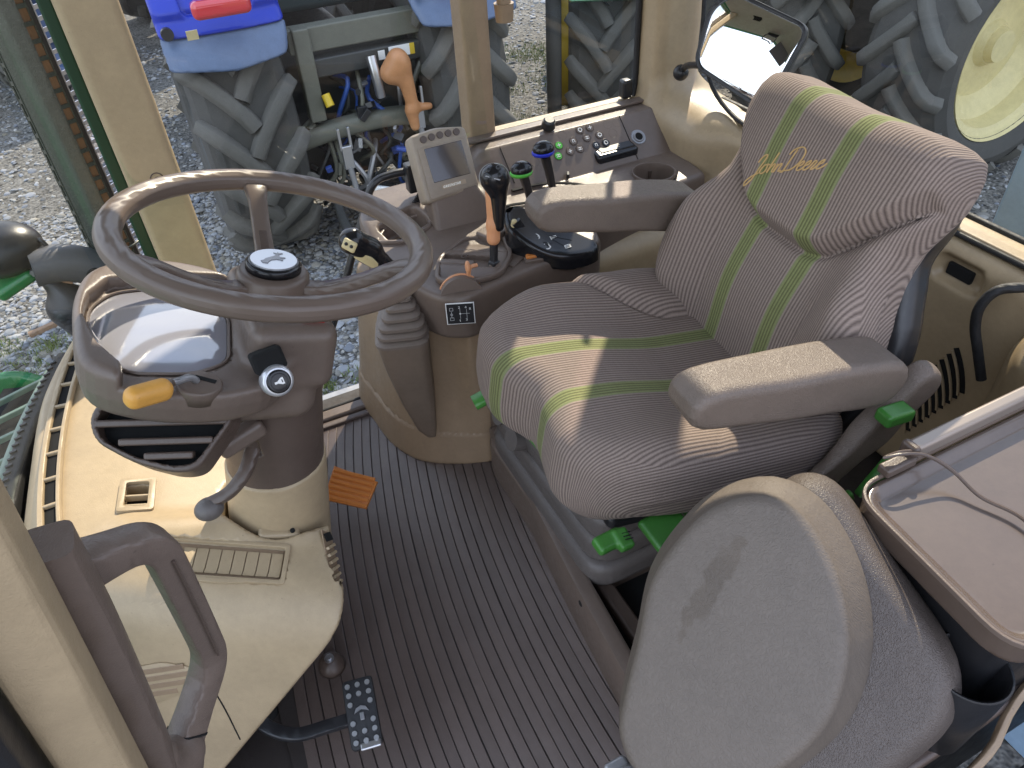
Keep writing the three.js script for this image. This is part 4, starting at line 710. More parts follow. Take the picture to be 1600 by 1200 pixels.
{
  const cowl = thing('dash_cowl', 'beige moulded dash cowl below the windscreen with outlets and a shuttered tray', 'dashboard');
  const trayCut = inFrame(MT, sBox(0, 0, 0, 0.094, 0.031, 0.010, 0.008)), ventCut = inFrame(MV, sBox(0, 0, 0, 0.017, 0.028, 0.03, 0.004)), rearCut = inFrame(MR, sBox(0, 0, 0, 0.052, 0.016, 0.008, 0.008));
  const ridge = sCap([-0.25, 0.425, 0.02], [-0.02, 0.378, 0.07], 0.022, 0.02);
  const body = (x, y, z) => {
    let d = smin(cowlF(x, y, z), ridge(x, y, z), 0.05);
    d = smax(d, -colWell(x, y, z), 0.012);
    return Math.max(d, -trayCut(x, y, z), -ventCut(x, y, z), -rearCut(x, y, z));
  };
  part('cowl_body', sdf(body, [-0.46, 0.0, -0.63], [0.14, 0.52, 0.36], 0.0062), M.beige, cowl);
  // shuttered tray: frame, thin slats, finger dimple
  const fr = (w, h, t, d) => extr(roundPoly([[-w / 2, -h / 2], [w / 2, -h / 2], [w / 2, h / 2], [-w / 2, h / 2]], 0.006), d, 0.001, [roundPoly([[-w / 2 + t, -h / 2 + t], [-w / 2 + t, h / 2 - t], [w / 2 - t, h / 2 - t], [w / 2 - t, -h / 2 + t]], 0.005)]);
  part('tray_frame', fr(0.194, 0.068, 0.007, 0.006).translate(0, 0, -0.002).applyMatrix4(MT), M.beige, cowl);
  part('tray_floor', rbox(0.182, 0.055, 0.003, 0.001).translate(0, 0, -0.0085).applyMatrix4(MT), M.beigeDark, cowl);
  const slatG = extr([[-0.0087, -0.020], [0.0087, -0.020], [0.0097, -0.012], [0.0097, 0.020], [-0.0077, 0.020], [-0.0077, -0.012]], 0.003, 0.0007);
  for (let i = 0; i < 8; i++) part('tray_slat', slatG.clone().translate(-0.052 + i * 0.0186, 0, -0.0065).applyMatrix4(MT), M.beige, cowl);
  part('tray_knob', ball(0.012).scale(1, 1, 0.45).translate(-0.078, 0.004, -0.003).applyMatrix4(MT), M.beige, cowl);
  part('tray_grip', sweep([[-0.05, -0.031, 0.001], [0, -0.035, 0.003], [0.04, -0.031, 0.001]], rrect(0.007, 0.005, 0.002), { n: 14, up: [0, 0, 1] }).applyMatrix4(MT), M.beige, cowl);
  // square outlet
  part('outlet_frame', fr(0.054, 0.076, 0.010, 0.007).translate(0, 0, -0.001).applyMatrix4(MV), M.beige, cowl);
  part('outlet_hole', rbox(0.036, 0.058, 0.002, 0.0005).translate(0, 0, -0.024).applyMatrix4(MV), M.dark, cowl);
  for (const y of [0.0, -0.022]) part('outlet_bar', rbox(0.034, 0.004, 0.012, 0.001).translate(0, y, -0.004).applyMatrix4(MV), M.beige, cowl);
  // defroster strip along the glass
  const strip = []; for (let i = 0; i <= 30; i++) { const z = lerp(-0.5, 0.06, i / 30); strip.push([-0.352 + 0.30 * (z + 0.06) ** 2, 0.462, z]); }
  for (const [o, w] of [[-0.013, 0.009], [0.013, 0.007]]) part('defroster_rim', sweep(strip.map(p => [p[0] + o, p[1], p[2]]), rrect(w, 0.012, 0.003), { straight: true, up: [0, 1, 0] }), M.beige, cowl);
  part('defroster_slot', sweep(strip.map(p => [p[0], p[1] - 0.003, p[2]]), rrect(0.018, 0.004, 0.001), { straight: true, up: [0, 1, 0] }), M.dark, cowl);
  for (let i = 0; i < 9; i++) { const z = -0.455 + i * 0.063, x = -0.352 + 0.30 * (z + 0.06) ** 2; part('defroster_bar', xform(rbox(0.024, 0.007, 0.006, 0.002), [x, 0.4635, z], [0, 0.6 * (z + 0.06), 0]), M.beige, cowl); }
  // slanted slots on the rear corner
  part('slot_bed', rbox(0.100, 0.028, 0.002, 0.0005).translate(0, 0, -0.007).applyMatrix4(MR), M.beigeDark, cowl);
  for (let i = 0; i < 6; i++) part('slot_rib', xform(rbox(0.005, 0.026, 0.006, 0.001), [-0.022 + i * 0.0125, 0, -0.0035], [0, 0, 0.5]).applyMatrix4(MR), M.beige, cowl);
  part('slot_hole', xform(rbox(0.014, 0.022, 0.002, 0.0005), [-0.04, 0, -0.0045], [0, 0, 0.4]).applyMatrix4(MR), M.dark, cowl);
  // foot outlet with broad raised bars, their darker beige standing in for recess shade
  part('foot_outlet', extr(roundPoly([[-0.062, -0.03], [-0.03, -0.042], [0.062, -0.012], [0.062, 0.025], [0.02, 0.042], [-0.03, 0.038], [-0.062, 0.02]], 0.01), 0.0026, 0.0008).translate(0, 0, -0.0008).applyMatrix4(ML), M.beige, cowl);
  for (let i = 0; i < 5; i++) part('foot_slot', xform(rbox([0.06, 0.10, 0.11, 0.085, 0.04][i], 0.0095, 0.002, 0.0008), [[0.02, 0.005, 0, -0.012, -0.03][i], 0.029 - i * 0.0145, 0.0014], [0, 0, 0.03]).applyMatrix4(ML), M.beigeDark, cowl);
  part('panel_seam', sweep([[-0.213, 0.257, 0.208], [-0.209, 0.216, 0.226], [-0.207, 0.152, 0.251]], circ(0.0011, 6), { n: 8 }), M.dark, cowl);
  part('cowl_tab', sdf(inFrame(frameM([-0.045, 0.385, 0.075], [0.3, 0.94, 0.1], [1, -0.3, 0.2]), sBox(0, 0, 0, 0.032, 0.016, 0.007, 0.006)), [-0.10, 0.34, 0.03], [0.02, 0.43, 0.12], 0.004), M.beige, cowl);
  part('tab_screw', cyl(0.004, 0.004, 0.003, 12).translate(-0.025, 0.388, 0.088), M.dark, cowl);
  part('footwell_shade', rbox(0.24, 0.18, 0.62, 0.02).translate(-0.28, -0.01, -0.16), M.dark, cowl);  // black block added under the cowl, painting in the footwell's shade
}
/* ------------------------------------------------------------------ steering column and instrument panel */
const MB = frameM([-0.1, 0.765, 0.01], [Math.sin(19 * D), Math.cos(19 * D), 0], [Math.cos(19 * D), -Math.sin(19 * D), 0]);
const plateCut = sPoly([[-0.077, 0.03], [-0.065, -0.04], [-0.043, -0.088], [-0.052, -0.22], [0.25, -0.22], [0.25, 0.10], [0.11, 0.135], [0.02, 0.14], [-0.045, 0.122], [-0.07, 0.08]]);
const bowlPoly = sPoly(spline2([[-0.092, 0.015], [-0.086, 0.09], [-0.068, 0.148], [-0.03, 0.18], [0.03, 0.188], [0.09, 0.165], [0.135, 0.12], [0.15, 0], [0.14, -0.115], [0.085, -0.142], [0.02, -0.142], [-0.045, -0.12], [-0.084, -0.085]], 64));
const lensPts = roundPoly([[-0.074, 0.03], [-0.062, -0.035], [-0.038, -0.086], [0.036, -0.094], [0.080, -0.07], [0.098, 0.036], [0.085, 0.1], [0.02, 0.125], [-0.04, 0.11], [-0.068, 0.07]], 0.02);
const lensCut = sPoly(lensPts);
const binF = inFrame(MB, (u, v, n) => {
  const k = 1 + 1.6 * Math.max(0, -0.025 - n);
  let d = prismD(bowlPoly(u * k - 0.02 * (k - 1), v * k), n + 0.021, 0.037, 0.014) * 0.8;
  d = smax(d, -Math.max(plateCut(u, v), -(n + 0.0045)), 0.008);
  const head = sBox(0.163, 0.005, 0.004, 0.058, 0.100, 0.050, 0.020)(u, v, n);
  d = smin(d, head, 0.022);
  const fall = sBox(0.135, 0.0, -0.07, 0.070, 0.092, 0.035, 0.03)(u, v, n); d = smin(d, fall, 0.02);
  const lens = Math.max(lensCut(u, v) - 0.006, Math.abs(n - 0.02) - 0.0265);
  return smax(d, -lens, 0.003);
});
{
  const col = thing('steering_column', 'brown steering column with round instrument panel, air outlet and stalk switches', 'steering column');
  part('column_boot', sdf((x, y, z) => { const r = Math.hypot(x - colAxis(y), z); return smax(smax(r - (0.086 - 0.03 * (y - 0.3)), y - 0.478 + 0.10 * (x + 0.02), 0.006), 0.2 - y, 0.01) ; }, [-0.17, 0.19, -0.11], [0.10, 0.51, 0.11], 0.006), M.beige, col);
  part('column_tube', sdf((x, y, z) => { const r = Math.hypot((x - colAxis(y)) * 1.0, z); let d = smax(smax(r - 0.0775, y - 0.70, 0.01), 0.44 - y, 0.01); const sl = sBox(-0.035, 0.56, 0.09, 0.009, 0.014, 0.03, 0.002)(x, y, z); return Math.max(d, -sl); }, [-0.13, 0.42, -0.1], [0.13, 0.72, 0.1], 0.005), M.brownDark, col);
  part('panel_housing', sdf(binF, [-0.24, 0.58, -0.22], [0.16, 0.86, 0.2], 0.005), M.brown, col);
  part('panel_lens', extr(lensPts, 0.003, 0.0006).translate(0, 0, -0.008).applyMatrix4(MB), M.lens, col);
  part('panel_bezel', sweep(lensPts.map(p => [p[0] * 1.035, p[1] * 1.035, -0.004]), circ(0.0022, 6), { straight: true, closed: true, up: [0, 0, 1] }).applyMatrix4(MB), M.brown, col);
  part('hazard_switch', extr([[-0.013, -0.008], [0.014, -0.01], [0.013, 0.008], [-0.012, 0.008]], 0.012, 0.002).translate(0.188, -0.064, 0.052).applyMatrix4(MB), M.red, col);
  // horn stalk: dark socket, silver ball, black face with a horn sign
  const MH = frameM([0.024, 0.724, 0.138], [0.15, 0.42, 0.9], [1, 0, -0.17]);
  part('stalk_socket', rbox(0.040, 0.030, 0.03, 0.005).translate(0.002, 0.026, -0.012).applyMatrix4(MH), M.dark, col);
  const horn = part('horn_button', lathe([[0, -0.02], [0.012, -0.02], [0.019, -0.012], [0.0215, -0.002], [0.0205, 0.008], [0.0165, 0.012], [0, 0.012]], 40).rotateX(Math.PI / 2).applyMatrix4(MH), M.silver, col);
  part('button_face', merge([lathe([[0, 0.009], [0.0155, 0.009], [0.0155, 0.014], [0.013, 0.0165], [0, 0.0165]], 36).rotateX(Math.PI / 2), xform(new THREE.TorusGeometry(0.0108, 0.0006, 6, 36), [0, 0, 0.0166])]).applyMatrix4(MH), M.blackGloss, horn);
  part('horn_sign', extr([[-0.006, -0.0015], [-0.002, -0.0015], [0.003, -0.0045], [0.006, -0.0045], [0.006, 0.0045], [0.003, 0.0045], [-0.002, 0.0015], [-0.006, 0.0015]], 0.0006, 0, [[[0.003, -0.002], [0.003, 0.002], [0.0045, 0.002], [0.0045, -0.002]]]).translate(0, 0, 0.0164).applyMatrix4(MH), M.white, horn);
  // amber turn lever with its oval base
  const MA = MB.clone().multiply(new THREE.Matrix4().makeTranslation(0.034, -0.126, 0.0)).multiply(new THREE.Matrix4().makeRotationX(0.12));
  part('lever_base', merge([lathe([[0, -0.018], [0.027, -0.018], [0.027, 0.0], [0.024, 0.004], [0, 0.004]], 36).rotateX(Math.PI / 2).scale(1, 0.85, 1)]).translate(0.005, 0, 0).applyMatrix4(MA), M.brown, col);
  part('lever_slot', xform(rbox(0.026, 0.006, 0.002, 0.0008), [0.012, 0.004, 0.0045], [0, 0, -0.5]).applyMatrix4(MA), M.dark, col);
  const lv = part('turn_lever', tube([[0.002, 0.002, 0.004], [-0.006, 0.0, 0.012], [-0.026, -0.010, 0.014]], 0.0045, { n: 12 }).applyMatrix4(MA), M.steelDull, col);
  part('lever_grip', sdf(inFrame(MA, (u, v, n) => { const c = sRBox([-0.054, -0.024, 0.012], [0.028, 0.0125, 0.0135], [0, 0.1, 0.42], 0.011)(u, v, n); return c; }), [-0.23, 0.66, 0.06], [-0.05, 0.84, 0.24], 0.003), M.amber, lv);
  // air outlet under the panel: D-shaped shell, blades inside
  const MO2 = frameM([-0.132, 0.685, 0.121], [-0.102, 0.82, 0.564], [0.941, -0.104, 0.322]);
  const vp = [[-0.088, 0.028], [-0.066, 0.060], [0.080, 0.062], [0.094, 0.022], [0.048, -0.048], [0.02, -0.050], [-0.03, -0.034], [-0.078, -0.004]];
  const vpoly = sPoly(roundPoly(vp, 0.02)), vin = sPoly(roundPoly(vp, 0.02).map(p => [p[0] * 0.9 + 0.0005, p[1] * 0.84 + 0.001]));
  const ventF = inFrame(MO2, (u, v, n) => { let d = prismD(vpoly(u, v), n + 0.024, 0.026, 0.005); const cav = Math.max(vin(u, v), -0.022 - n); return Math.max(d, -cav); });
  const vent = part('air_outlet', sdf(ventF, [-0.27, 0.55, -0.02], [0.0, 0.76, 0.22], 0.004), M.brownDark, col);
  for (const [y, w, x] of [[0.043, 0.150, 0.004], [0.018, 0.162, 0.002], [-0.007, 0.115, 0.008], [-0.026, 0.06, 0.012]]) part('outlet_blade', xform(rbox(w, 0.0095, 0.016, 0.003), [x, y, -0.005], [0.25, 0, -0.02]).applyMatrix4(MO2), M.brownDark, vent);
  part('outlet_dark', extr(roundPoly(vp, 0.02).map(p => [p[0] * 0.88, p[1] * 0.82]), 0.002, 0).translate(0, 0, -0.021).applyMatrix4(MO2), M.dark, vent);
  // tilt lever
  part('tilt_lever', sweep([[-0.035, 0.582, 0.088], [-0.055, 0.565, 0.110], [-0.085, 0.545, 0.118], [-0.118, 0.535, 0.115]], rrect(0.022, 0.014, 0.006), { n: 24, scale: t => [1 - 0.25 * t, 1] }), M.brownDark, col);
  part('lever_ball', ball(0.018).scale(1.15, 0.9, 1).translate(-0.118, 0.528, 0.118), M.grey, col);
  part('lever_bracket', sdf(sRBox([-0.045, 0.605, 0.082], [0.035, 0.014, 0.014], [0, 0.2, 0.15], 0.008), [-0.1, 0.57, 0.05], [0.01, 0.64, 0.115], 0.004), M.brown, col);
}
/* ------------------------------------------------------------------ steering wheel */
{
  const w = thing('steering_wheel', 'three spoked taupe steering wheel above the round instrument panel', 'steering wheel', [0.085, 0.849, 0]);
  w.rotation.z = -16 * D; // local y is the wheel axis
  const R = 0.1965, ring = []; for (let i = 0; i < 96; i++) { const a = i / 96 * 2 * Math.PI; ring.push([R * Math.cos(a), 0, R * Math.sin(a)]); }
  part('rim', sweep(ring, Array.from({ length: 16 }, (_, i) => { const a = i / 16 * 2 * Math.PI; return [0.0165 * Math.cos(a), 0.0155 * Math.sin(a)]; }), { straight: true, closed: true, up: [0, 1, 0] }), M.grip, w);
  const hubY = -0.058;
  part('hub', lathe([[0, hubY - 0.05], [0.046, hubY - 0.05], [0.050, hubY - 0.02], [0.048, hubY + 0.002], [0.042, hubY + 0.010], [0, hubY + 0.010]], 48), M.grip, w);
  part('hub_ring', lathe([[0.0, hubY + 0.009], [0.037, hubY + 0.009], [0.037, hubY + 0.018], [0.034, hubY + 0.021], [0.031, hubY + 0.0215], [0, hubY + 0.0215]], 48), M.blackGloss, w);
  const disc = part('hub_disc', cyl(0.0305, 0.0305, 0.003, 48).translate(0, hubY + 0.0222, 0), M.silver, w);
  { // leaping stag outline, head to the driver's right
    const st = [[-0.017, -0.002], [-0.013, -0.006], [-0.009, -0.003], [-0.004, -0.0015], [0.002, -0.003], [0.005, -0.009], [0.007, -0.0085], [0.006, -0.003], [0.012, -0.006], [0.013, -0.005], [0.009, -0.0005], [0.009, 0.003], [0.013, 0.0055], [0.017, 0.005], [0.0165, 0.0068], [0.0135, 0.008], [0.0145, 0.012], [0.012, 0.009], [0.009, 0.0125], [0.0095, 0.0085], [0.006, 0.0055], [-0.002, 0.005], [-0.008, 0.005], [-0.012, 0.003], [-0.016, 0.003]];
    part('stag_emblem', extr(st.map(p => [p[0] * 1.15, p[1] * 1.15]), 0.0012, 0.0002).rotateX(-Math.PI / 2).rotateY(0.45).translate(0, hubY + 0.0236, 0), M.steelDull, disc);
  }
  for (const [ex, ez] of [[0.012, -0.19], [0.168, 0.095], [-0.172, 0.062]]) {
    const L = Math.hypot(ex, ez), dx = ex / L, dz = ez / L, P = r => [dx * r, 0, dz * r];
    const pts = [[0.03, hubY - 0.012], [0.07, hubY - 0.006], [0.12, hubY + 0.018], [0.165, -0.012], [R - 0.004, -0.003]].map(([r, y]) => [dx * r, y, dz * r]);
    const sp = part('spoke', sweep(pts, rrect(0.030, 0.016, 0.006), { n: 26, up: [0, 1, 0], scale: t => [1 + 0.25 * sstep(t, 0.75, 1) - 0.15 * Math.sin(t * 3), 1] }), M.grip, w);
    part('spoke_channel', sweep(pts.slice(1, 4).map(p => [p[0], p[1] + 0.0068, p[2]]), rrect(0.012, 0.003, 0.001), { n: 16, up: [0, 1, 0] }), M.brownDark, sp);
  }
}
/* ------------------------------------------------------------------ pedals */
{
  const p = thing('clutch_pedal', 'black foot pedal with round studs and a worn metal edge near the door', 'pedal', [-0.02, 0.12, 0.285]);
  const Mx = new THREE.Matrix4().makeRotationFromEuler(new THREE.Euler(-0.62, -0.16, -0.1, 'YXZ'));
  part('pedal_pad', merge([extr(roundPoly([[-0.0255, -0.055], [0.0255, -0.055], [0.0255, 0.055], [-0.0255, 0.055]], 0.008), 0.014, 0.004)]).rotateX(-Math.PI / 2).rotateX(0.62 * 0.3).translate(0, 0, 0), M.rubber, p);
  const pl = p.children[0]; pl.rotation.set(0.12, -0.18, 0.0);
  const stud = xform(cyl(0.0042, 0.0046, 0.005, 14), [0, 0.015, 0]);
  for (let j = 0; j < 7; j++) for (let i = 0; i < 3; i++) { if ((j === 3) || (i === 1 && (j === 2 || j === 4))) continue; const s = part('stud', stud.clone().rotateX(0.186).translate((i - 1) * 0.0165, -(j - 3) * 0.0145 * 0.18 * 0 , (j - 3) * 0.0145), M.steel, pl); s.position.y = (j - 3) * -0.0027; }
  part('pedal_mark', merge([extr([[-0.012, -0.006], [-0.008, 0.002], [0, 0.005], [0.008, 0.002], [0.012, -0.006], [0.008, -0.004], [0, -0.001], [-0.008, -0.004]], 0.004, 0.0005).rotateX(-Math.PI / 2).translate(0, 0.0145, -0.004), rbox(0.007, 0.004, 0.012, 0.001).translate(0, 0.0155, 0.008)]).rotateX(0.1), M.steelDull, pl);
  part('worn_edge', rbox(0.034, 0.006, 0.012, 0.003).translate(0.006, 0.004, 0.054), M.steel, pl);
  part('pedal_arm', sweep([[-0.02, 0.0, 0.0], [-0.06, 0.005, -0.004], [-0.11, 0.008, -0.014], [-0.15, 0.015, -0.05], [-0.17, 0.05, -0.10]], rrect(0.022, 0.012, 0.004), { n: 24, up: [0, 1, 0] }), M.black, p);
}
{
  const p = thing('throttle_pedal', 'orange ribbed foot pedal on the floor beyond the steering column', 'pedal', [0.115, 0.07, -0.245]);
  const M0 = frameM([0, 0, 0], [-0.15, 0.9, 0.42], [0.75, 0, 0.66]);
  part('pedal_plate', extr([[-0.055, -0.035], [0.045, -0.035], [0.052, 0.03], [-0.055, 0.045]], 0.012, 0.003).applyMatrix4(M0), M.orange, p);
  for (let i = 0; i < 6; i++) part('pedal_rib', xform(rbox(0.098, 0.008, 0.005, 0.002), [-0.003, -0.028 + i * 0.0125, 0.0125], [0, 0, -0.03]).applyMatrix4(M0), M.orange, p);
  part('pedal_arm', tube([[-0.05, 0.0, -0.02], [-0.09, 0.05, -0.05], [-0.12, 0.14, -0.06]], 0.007, { n: 12 }), M.black, p);
}
{
  const b = thing('floor_stop', 'brown rubber stop with a bolt on the floor behind the studded pedal', 'rubber stop', [-0.046, 0, 0.105]);
  part('rubber_cone', lathe([[0, 0], [0.026, 0], [0.024, 0.012], [0.015, 0.03], [0, 0.03]], 28), M.brownDark, b);
  part('bolt_head', merge([cyl(0.009, 0.009, 0.003, 24).translate(0, 0.0315, 0), cyl(0.006, 0.006, 0.006, 6).translate(0, 0.035, 0)]), M.steel, b);
}
/* ------------------------------------------------------------------ passenger seat, tipped up */
{
  const n = [-0.62, 0.70, 0.35], Mx = frameM([0.383, 0.593, 0.645], n, [-0.749, -0.663, -0.001]); // u = down/forward, v = towards the door, n = outwards
  const t = thing('passenger_seat', 'folded brown vinyl passenger seat with a rounded pad in front of its back pad', 'passenger seat');
  const face = sPoly(spline2([[-0.122, -0.083], [-0.135, -0.045], [-0.128, -0.008], [-0.111, 0.030], [-0.082, 0.068], [-0.048, 0.096], [0.0, 0.118], [0.06, 0.123], [0.13, 0.108], [0.19, 0.075], [0.205, 0.03], [0.19, -0.012], [0.150, -0.04], [0.10, -0.068], [0.037, -0.105], [-0.027, -0.116], [-0.075, -0.112]], 64));
  const padF = inFrame(Mx, (u, v, w) => { const k = 0.022 * sstep(-w, 0.0, 0.09); return prismD(face(u, v) - k, w + 0.048 + 0.10 * (u * u + v * v), 0.052, 0.011); });
  { // planar uv over the pad: worn patch and creased vinyl
    const inv = Mx.clone().invert(), g = sdfGeo(padF, [0.10, 0.32, 0.44], [0.60, 0.78, 0.86], 0.006), p = g.attributes.position, uv = new Float32Array(p.count * 2), q = V(0, 0, 0);
    for (let i = 0; i < p.count; i++) { q.fromBufferAttribute(p, i).applyMatrix4(inv); uv[2 * i] = (q.x + 0.25) / 0.5 + q.z * 0.9; uv[2 * i + 1] = (q.y + 0.25) / 0.5 + q.z * 0.9; }
    g.setAttribute('uv', new THREE.BufferAttribute(uv, 2));
    const stain = [[-0.066, -0.064], [-0.042, -0.058], [-0.012, -0.054], [0.016, -0.051], [0.042, -0.046], [0.060, -0.032]], sr = [0.008, 0.011, 0.013, 0.012, 0.008, 0.005];
    const tx = dataTex(1024, 1024, (u, v) => {
      const a = u * 0.5 - 0.25, b = v * 0.5 - 0.25; let c = 0.9 + 0.07 * (n8(u, v) - 0.5) + 0.06 * (n32(u, v) - 0.5) + 0.06 * (n128(u, v) - 0.5), w = 0;
      for (let k = 0; k < 5; k++) { const ex = stain[k + 1][0] - stain[k][0], ey = stain[k + 1][1] - stain[k][1], tt = clamp(((a - stain[k][0]) * ex + (b - stain[k][1]) * ey) / (ex * ex + ey * ey), 0, 1), d = Math.hypot(a - stain[k][0] - ex * tt, b - stain[k][1] - ey * tt) + 0.012 * (n32(u, v) - 0.5) + 0.008 * (n64(v, u) - 0.5); w = Math.max(w, sstep(lerp(sr[k], sr[k + 1], tt) - d, -0.002, 0.003)); }
      const t = n16(u + 0.3, v), dirt = sstep(n32(v, u) * n8(u, v), 0.55, 0.75) * 0.06; c -= 0.17 * w * (0.7 + 0.6 * t) + dirt; return [c, c * (1 - 0.04 * w), c * (1 - 0.10 * w)];
    });
    const pm = M.vinyl.clone(); pm.map = tx; pm.bumpMap = T_leather.clone(); pm.bumpMap.repeat.set(0.5 / 0.15, 0.5 / 0.15); pm.bumpMap.needsUpdate = true; pm.roughnessMap = null; pm.bumpScale = 0.0006; pm.color = lin(0.150, 0.122, 0.097);
    part('seat_pad', g, pm, t);
  }
  const back = sPoly(roundPoly([[-0.195, -0.085, 0.07], [-0.118, 0.222, 0.09], [0.22, 0.215, 0.05], [0.22, 0.03, 0.05], [-0.05, -0.10, 0.05]], 0.05, 8));
  const backF = inFrame(Mx, (u, v, w) => prismD(back(u, v) + 0.014 * sstep(w, -0.14, -0.085), w + 0.135, 0.048, 0.018));
  part('back_pad', sdf(backF, [0.2, 0.26, 0.40], [0.72, 0.76, 0.90], 0.008), M.vinylDark, t);
  part('seat_bracket', rbox(0.03, 0.24, 0.05, 0.006).translate(0.228, 0.32, 0.668), M.steelDull, t);
  part('bracket_knob', ball(0.016).scale(1.3, 0.7, 1).translate(0.232, 0.438, 0.672), M.steelDull, t);
}
/* ------------------------------------------------------------------ cool box on the left wheel arch */
{
  const t = thing('cool_box', 'glossy brown lidded box with a bright edge bar on the left wheel arch', 'storage box');
  const lp = roundPoly([[0.604, 0.574, 0.04], [1.14, 0.574, 0.02], [1.14, 0.815, 0.03], [0.585, 0.812, 0.05]], 0.03, 8), lpo = sPoly(lp);
  const lidTop = (x, z) => 0.622 - 0.016 * sstep(z, 0.60, 0.585) * 0 + 0.006 * Math.sin((x - 0.6) * 3);
  part('box_lid', sdf((x, y, z) => { const d2 = lpo(x, z); const dish = 0.010 * sstep(-d2, 0.006, 0.022); return prismD(d2, y - 0.606 + dish * (y > 0.606 ? 1 : 0), 0.018, 0.006) * 0.9; }, [0.56, 0.57, 0.55], [1.17, 0.65, 0.84], 0.005), new THREE.MeshPhysicalMaterial({ color: lin(0.115, 0.082, 0.062), roughness: 0.26, map: MO, clearcoat: 0.5, clearcoatRoughness: 0.2, bumpMap: rep(T_mottle, 0.6), bumpScale: 0.0002 }), t);
  part('box_body', sdf((x, y, z) => prismD(lpo(x + 0.0, z) + 0.022, y - 0.35, 0.24, 0.02), [0.58, 0.10, 0.56], [1.16, 0.62, 0.84], 0.012), M.black, t);
  part('lid_rim', sweep(lp.map(p => [lerp(0.86, p[0], 1.006), 0.6265, lerp(0.69, p[1], 1.01)]), rrect(0.004, 0.007, 0.0018), { straight: true, closed: true, up: [0, 1, 0] }), M.brown, t);
  part('edge_bar', xform(rbox(0.47, 0.022, 0.020, 0.006), [0.935, 0.640, 0.566], [0, 0, 0]), smooth([0.30, 0.25, 0.21], 0.28, 0.5), t);
  part('bar_end', rbox(0.012, 0.026, 0.024, 0.005).translate(0.700, 0.640, 0.566), M.brownDark, t);
  part('lid_hinge', rbox(0.05, 0.014, 0.018, 0.004).translate(0.675, 0.634, 0.572), M.brownDark, t);
}
{
  const t = thing('thin_cord', 'thin dark looped cord lying across the lid of the glossy box', 'cord');
  part('cord', tube([[0.700, 0.646, 0.572], [0.675, 0.652, 0.568], [0.655, 0.650, 0.565], [0.668, 0.655, 0.572], [0.70, 0.650, 0.585], [0.722, 0.636, 0.61], [0.728, 0.624, 0.65], [0.742, 0.623, 0.69], [0.735, 0.623, 0.735], [0.70, 0.624, 0.79], [0.68, 0.628, 0.815]], 0.0022, { n: 70, sides: 8 }), M.brownDark, t);
}
{
  const t = thing('cup_tub', 'dark brown round tub below the glossy box beside the door sill', 'tub');
  part('tub_wall', lathe([[0.0, 0], [0.036, 0], [0.042, 0.10], [0.043, 0.14], [0.039, 0.14], [0.036, 0.10], [0.03, 0.01], [0, 0.01]], 40).translate(0.60, 0.40, 0.775), M.black, t);
  part('tub_shelf', rbox(0.36, 0.02, 0.12, 0.006).translate(0.70, 0.395, 0.745), M.brownDark, t);
}
/* ------------------------------------------------------------------ door side grab handle, a part of the cab */
{
  const base = part('grab_handle', sweep([[-0.122, 1.035, 0.618], [-0.128, 0.97, 0.617], [-0.139, 0.88, 0.617], [-0.150, 0.80, 0.617], [-0.160, 0.73, 0.617]], rrect(0.026, 0.026, 0.007), { n: 30, up: [0, 0, 1] }), M.brown, cab);
  base.userData.label = 'brown moulded grab handle on the near left pillar';
  const c0 = [[-0.150, 0.995, 0.606], [-0.088, 0.970, 0.574], [-0.098, 0.812, 0.560], [-0.150, 0.757, 0.603]], bar = roundPoly3(c0, 0.020);
  const hn = new THREE.Vector3().crossVectors(V(...c0[1]).sub(V(...c0[0])), V(...c0[2]).sub(V(...c0[1]))).normalize(); if (hn.z < 0) hn.negate();
  part('handle_bar', sweep(bar, rrect(0.021, 0.021, 0.0045), { n: 90, up: hn.toArray(), scale: t2 => [1 + 0.7 * sstep(t2, 0.2, 0.0) + 0.35 * sstep(t2, 0.82, 1), 1 + 0.25 * sstep(t2, 0.2, 0)] }), M.brown, base);
  const g2 = [[-0.0905, 0.952, 0.5722], [-0.0945, 0.885, 0.5665], [-0.0985, 0.828, 0.5618]].map(p => [p[0] + hn.x * 0.0105, p[1] + hn.y * 0.0105, p[2] + hn.z * 0.0105]);
  for (const o of [-0.004, 0.003]) part('handle_groove', sweep(g2.map(p => [p[0] + o, p[1], p[2] + o * 0.4]), circ(0.0011, 6), { n: 14 }), M.brownDark, base);
  const rel = (a, b, t) => V(...a).lerp(V(...b), t);
  for (const [a, b, t, s2] of [[c0[0], c0[1], 0.42, 0.0245], [c0[2], c0[3], 0.66, 0.0245]]) { const p = rel(a, b, t), d = V(...b).sub(V(...a)).normalize(); const ring = rrect(s2 * 0.96, s2 * 0.96, 0.005); part('handle_joint', sweep([p.clone().addScaledVector(d, -0.0007), p.clone().addScaledVector(d, 0.0007)], ring, { straight: true, up: hn.toArray() }), M.dark, base); }
  part('handle_foot', sdf((x, y, z) => smin(sCap([-0.158, 0.752, 0.612], [-0.140, 0.768, 0.598], 0.021, 0.0165)(x, y, z), sCap([-0.162, 0.72, 0.617], [-0.148, 0.80, 0.615], 0.017, 0.014)(x, y, z), 0.02), [-0.22, 0.68, 0.56], [-0.10, 0.83, 0.65], 0.0035), M.brown, base);
}
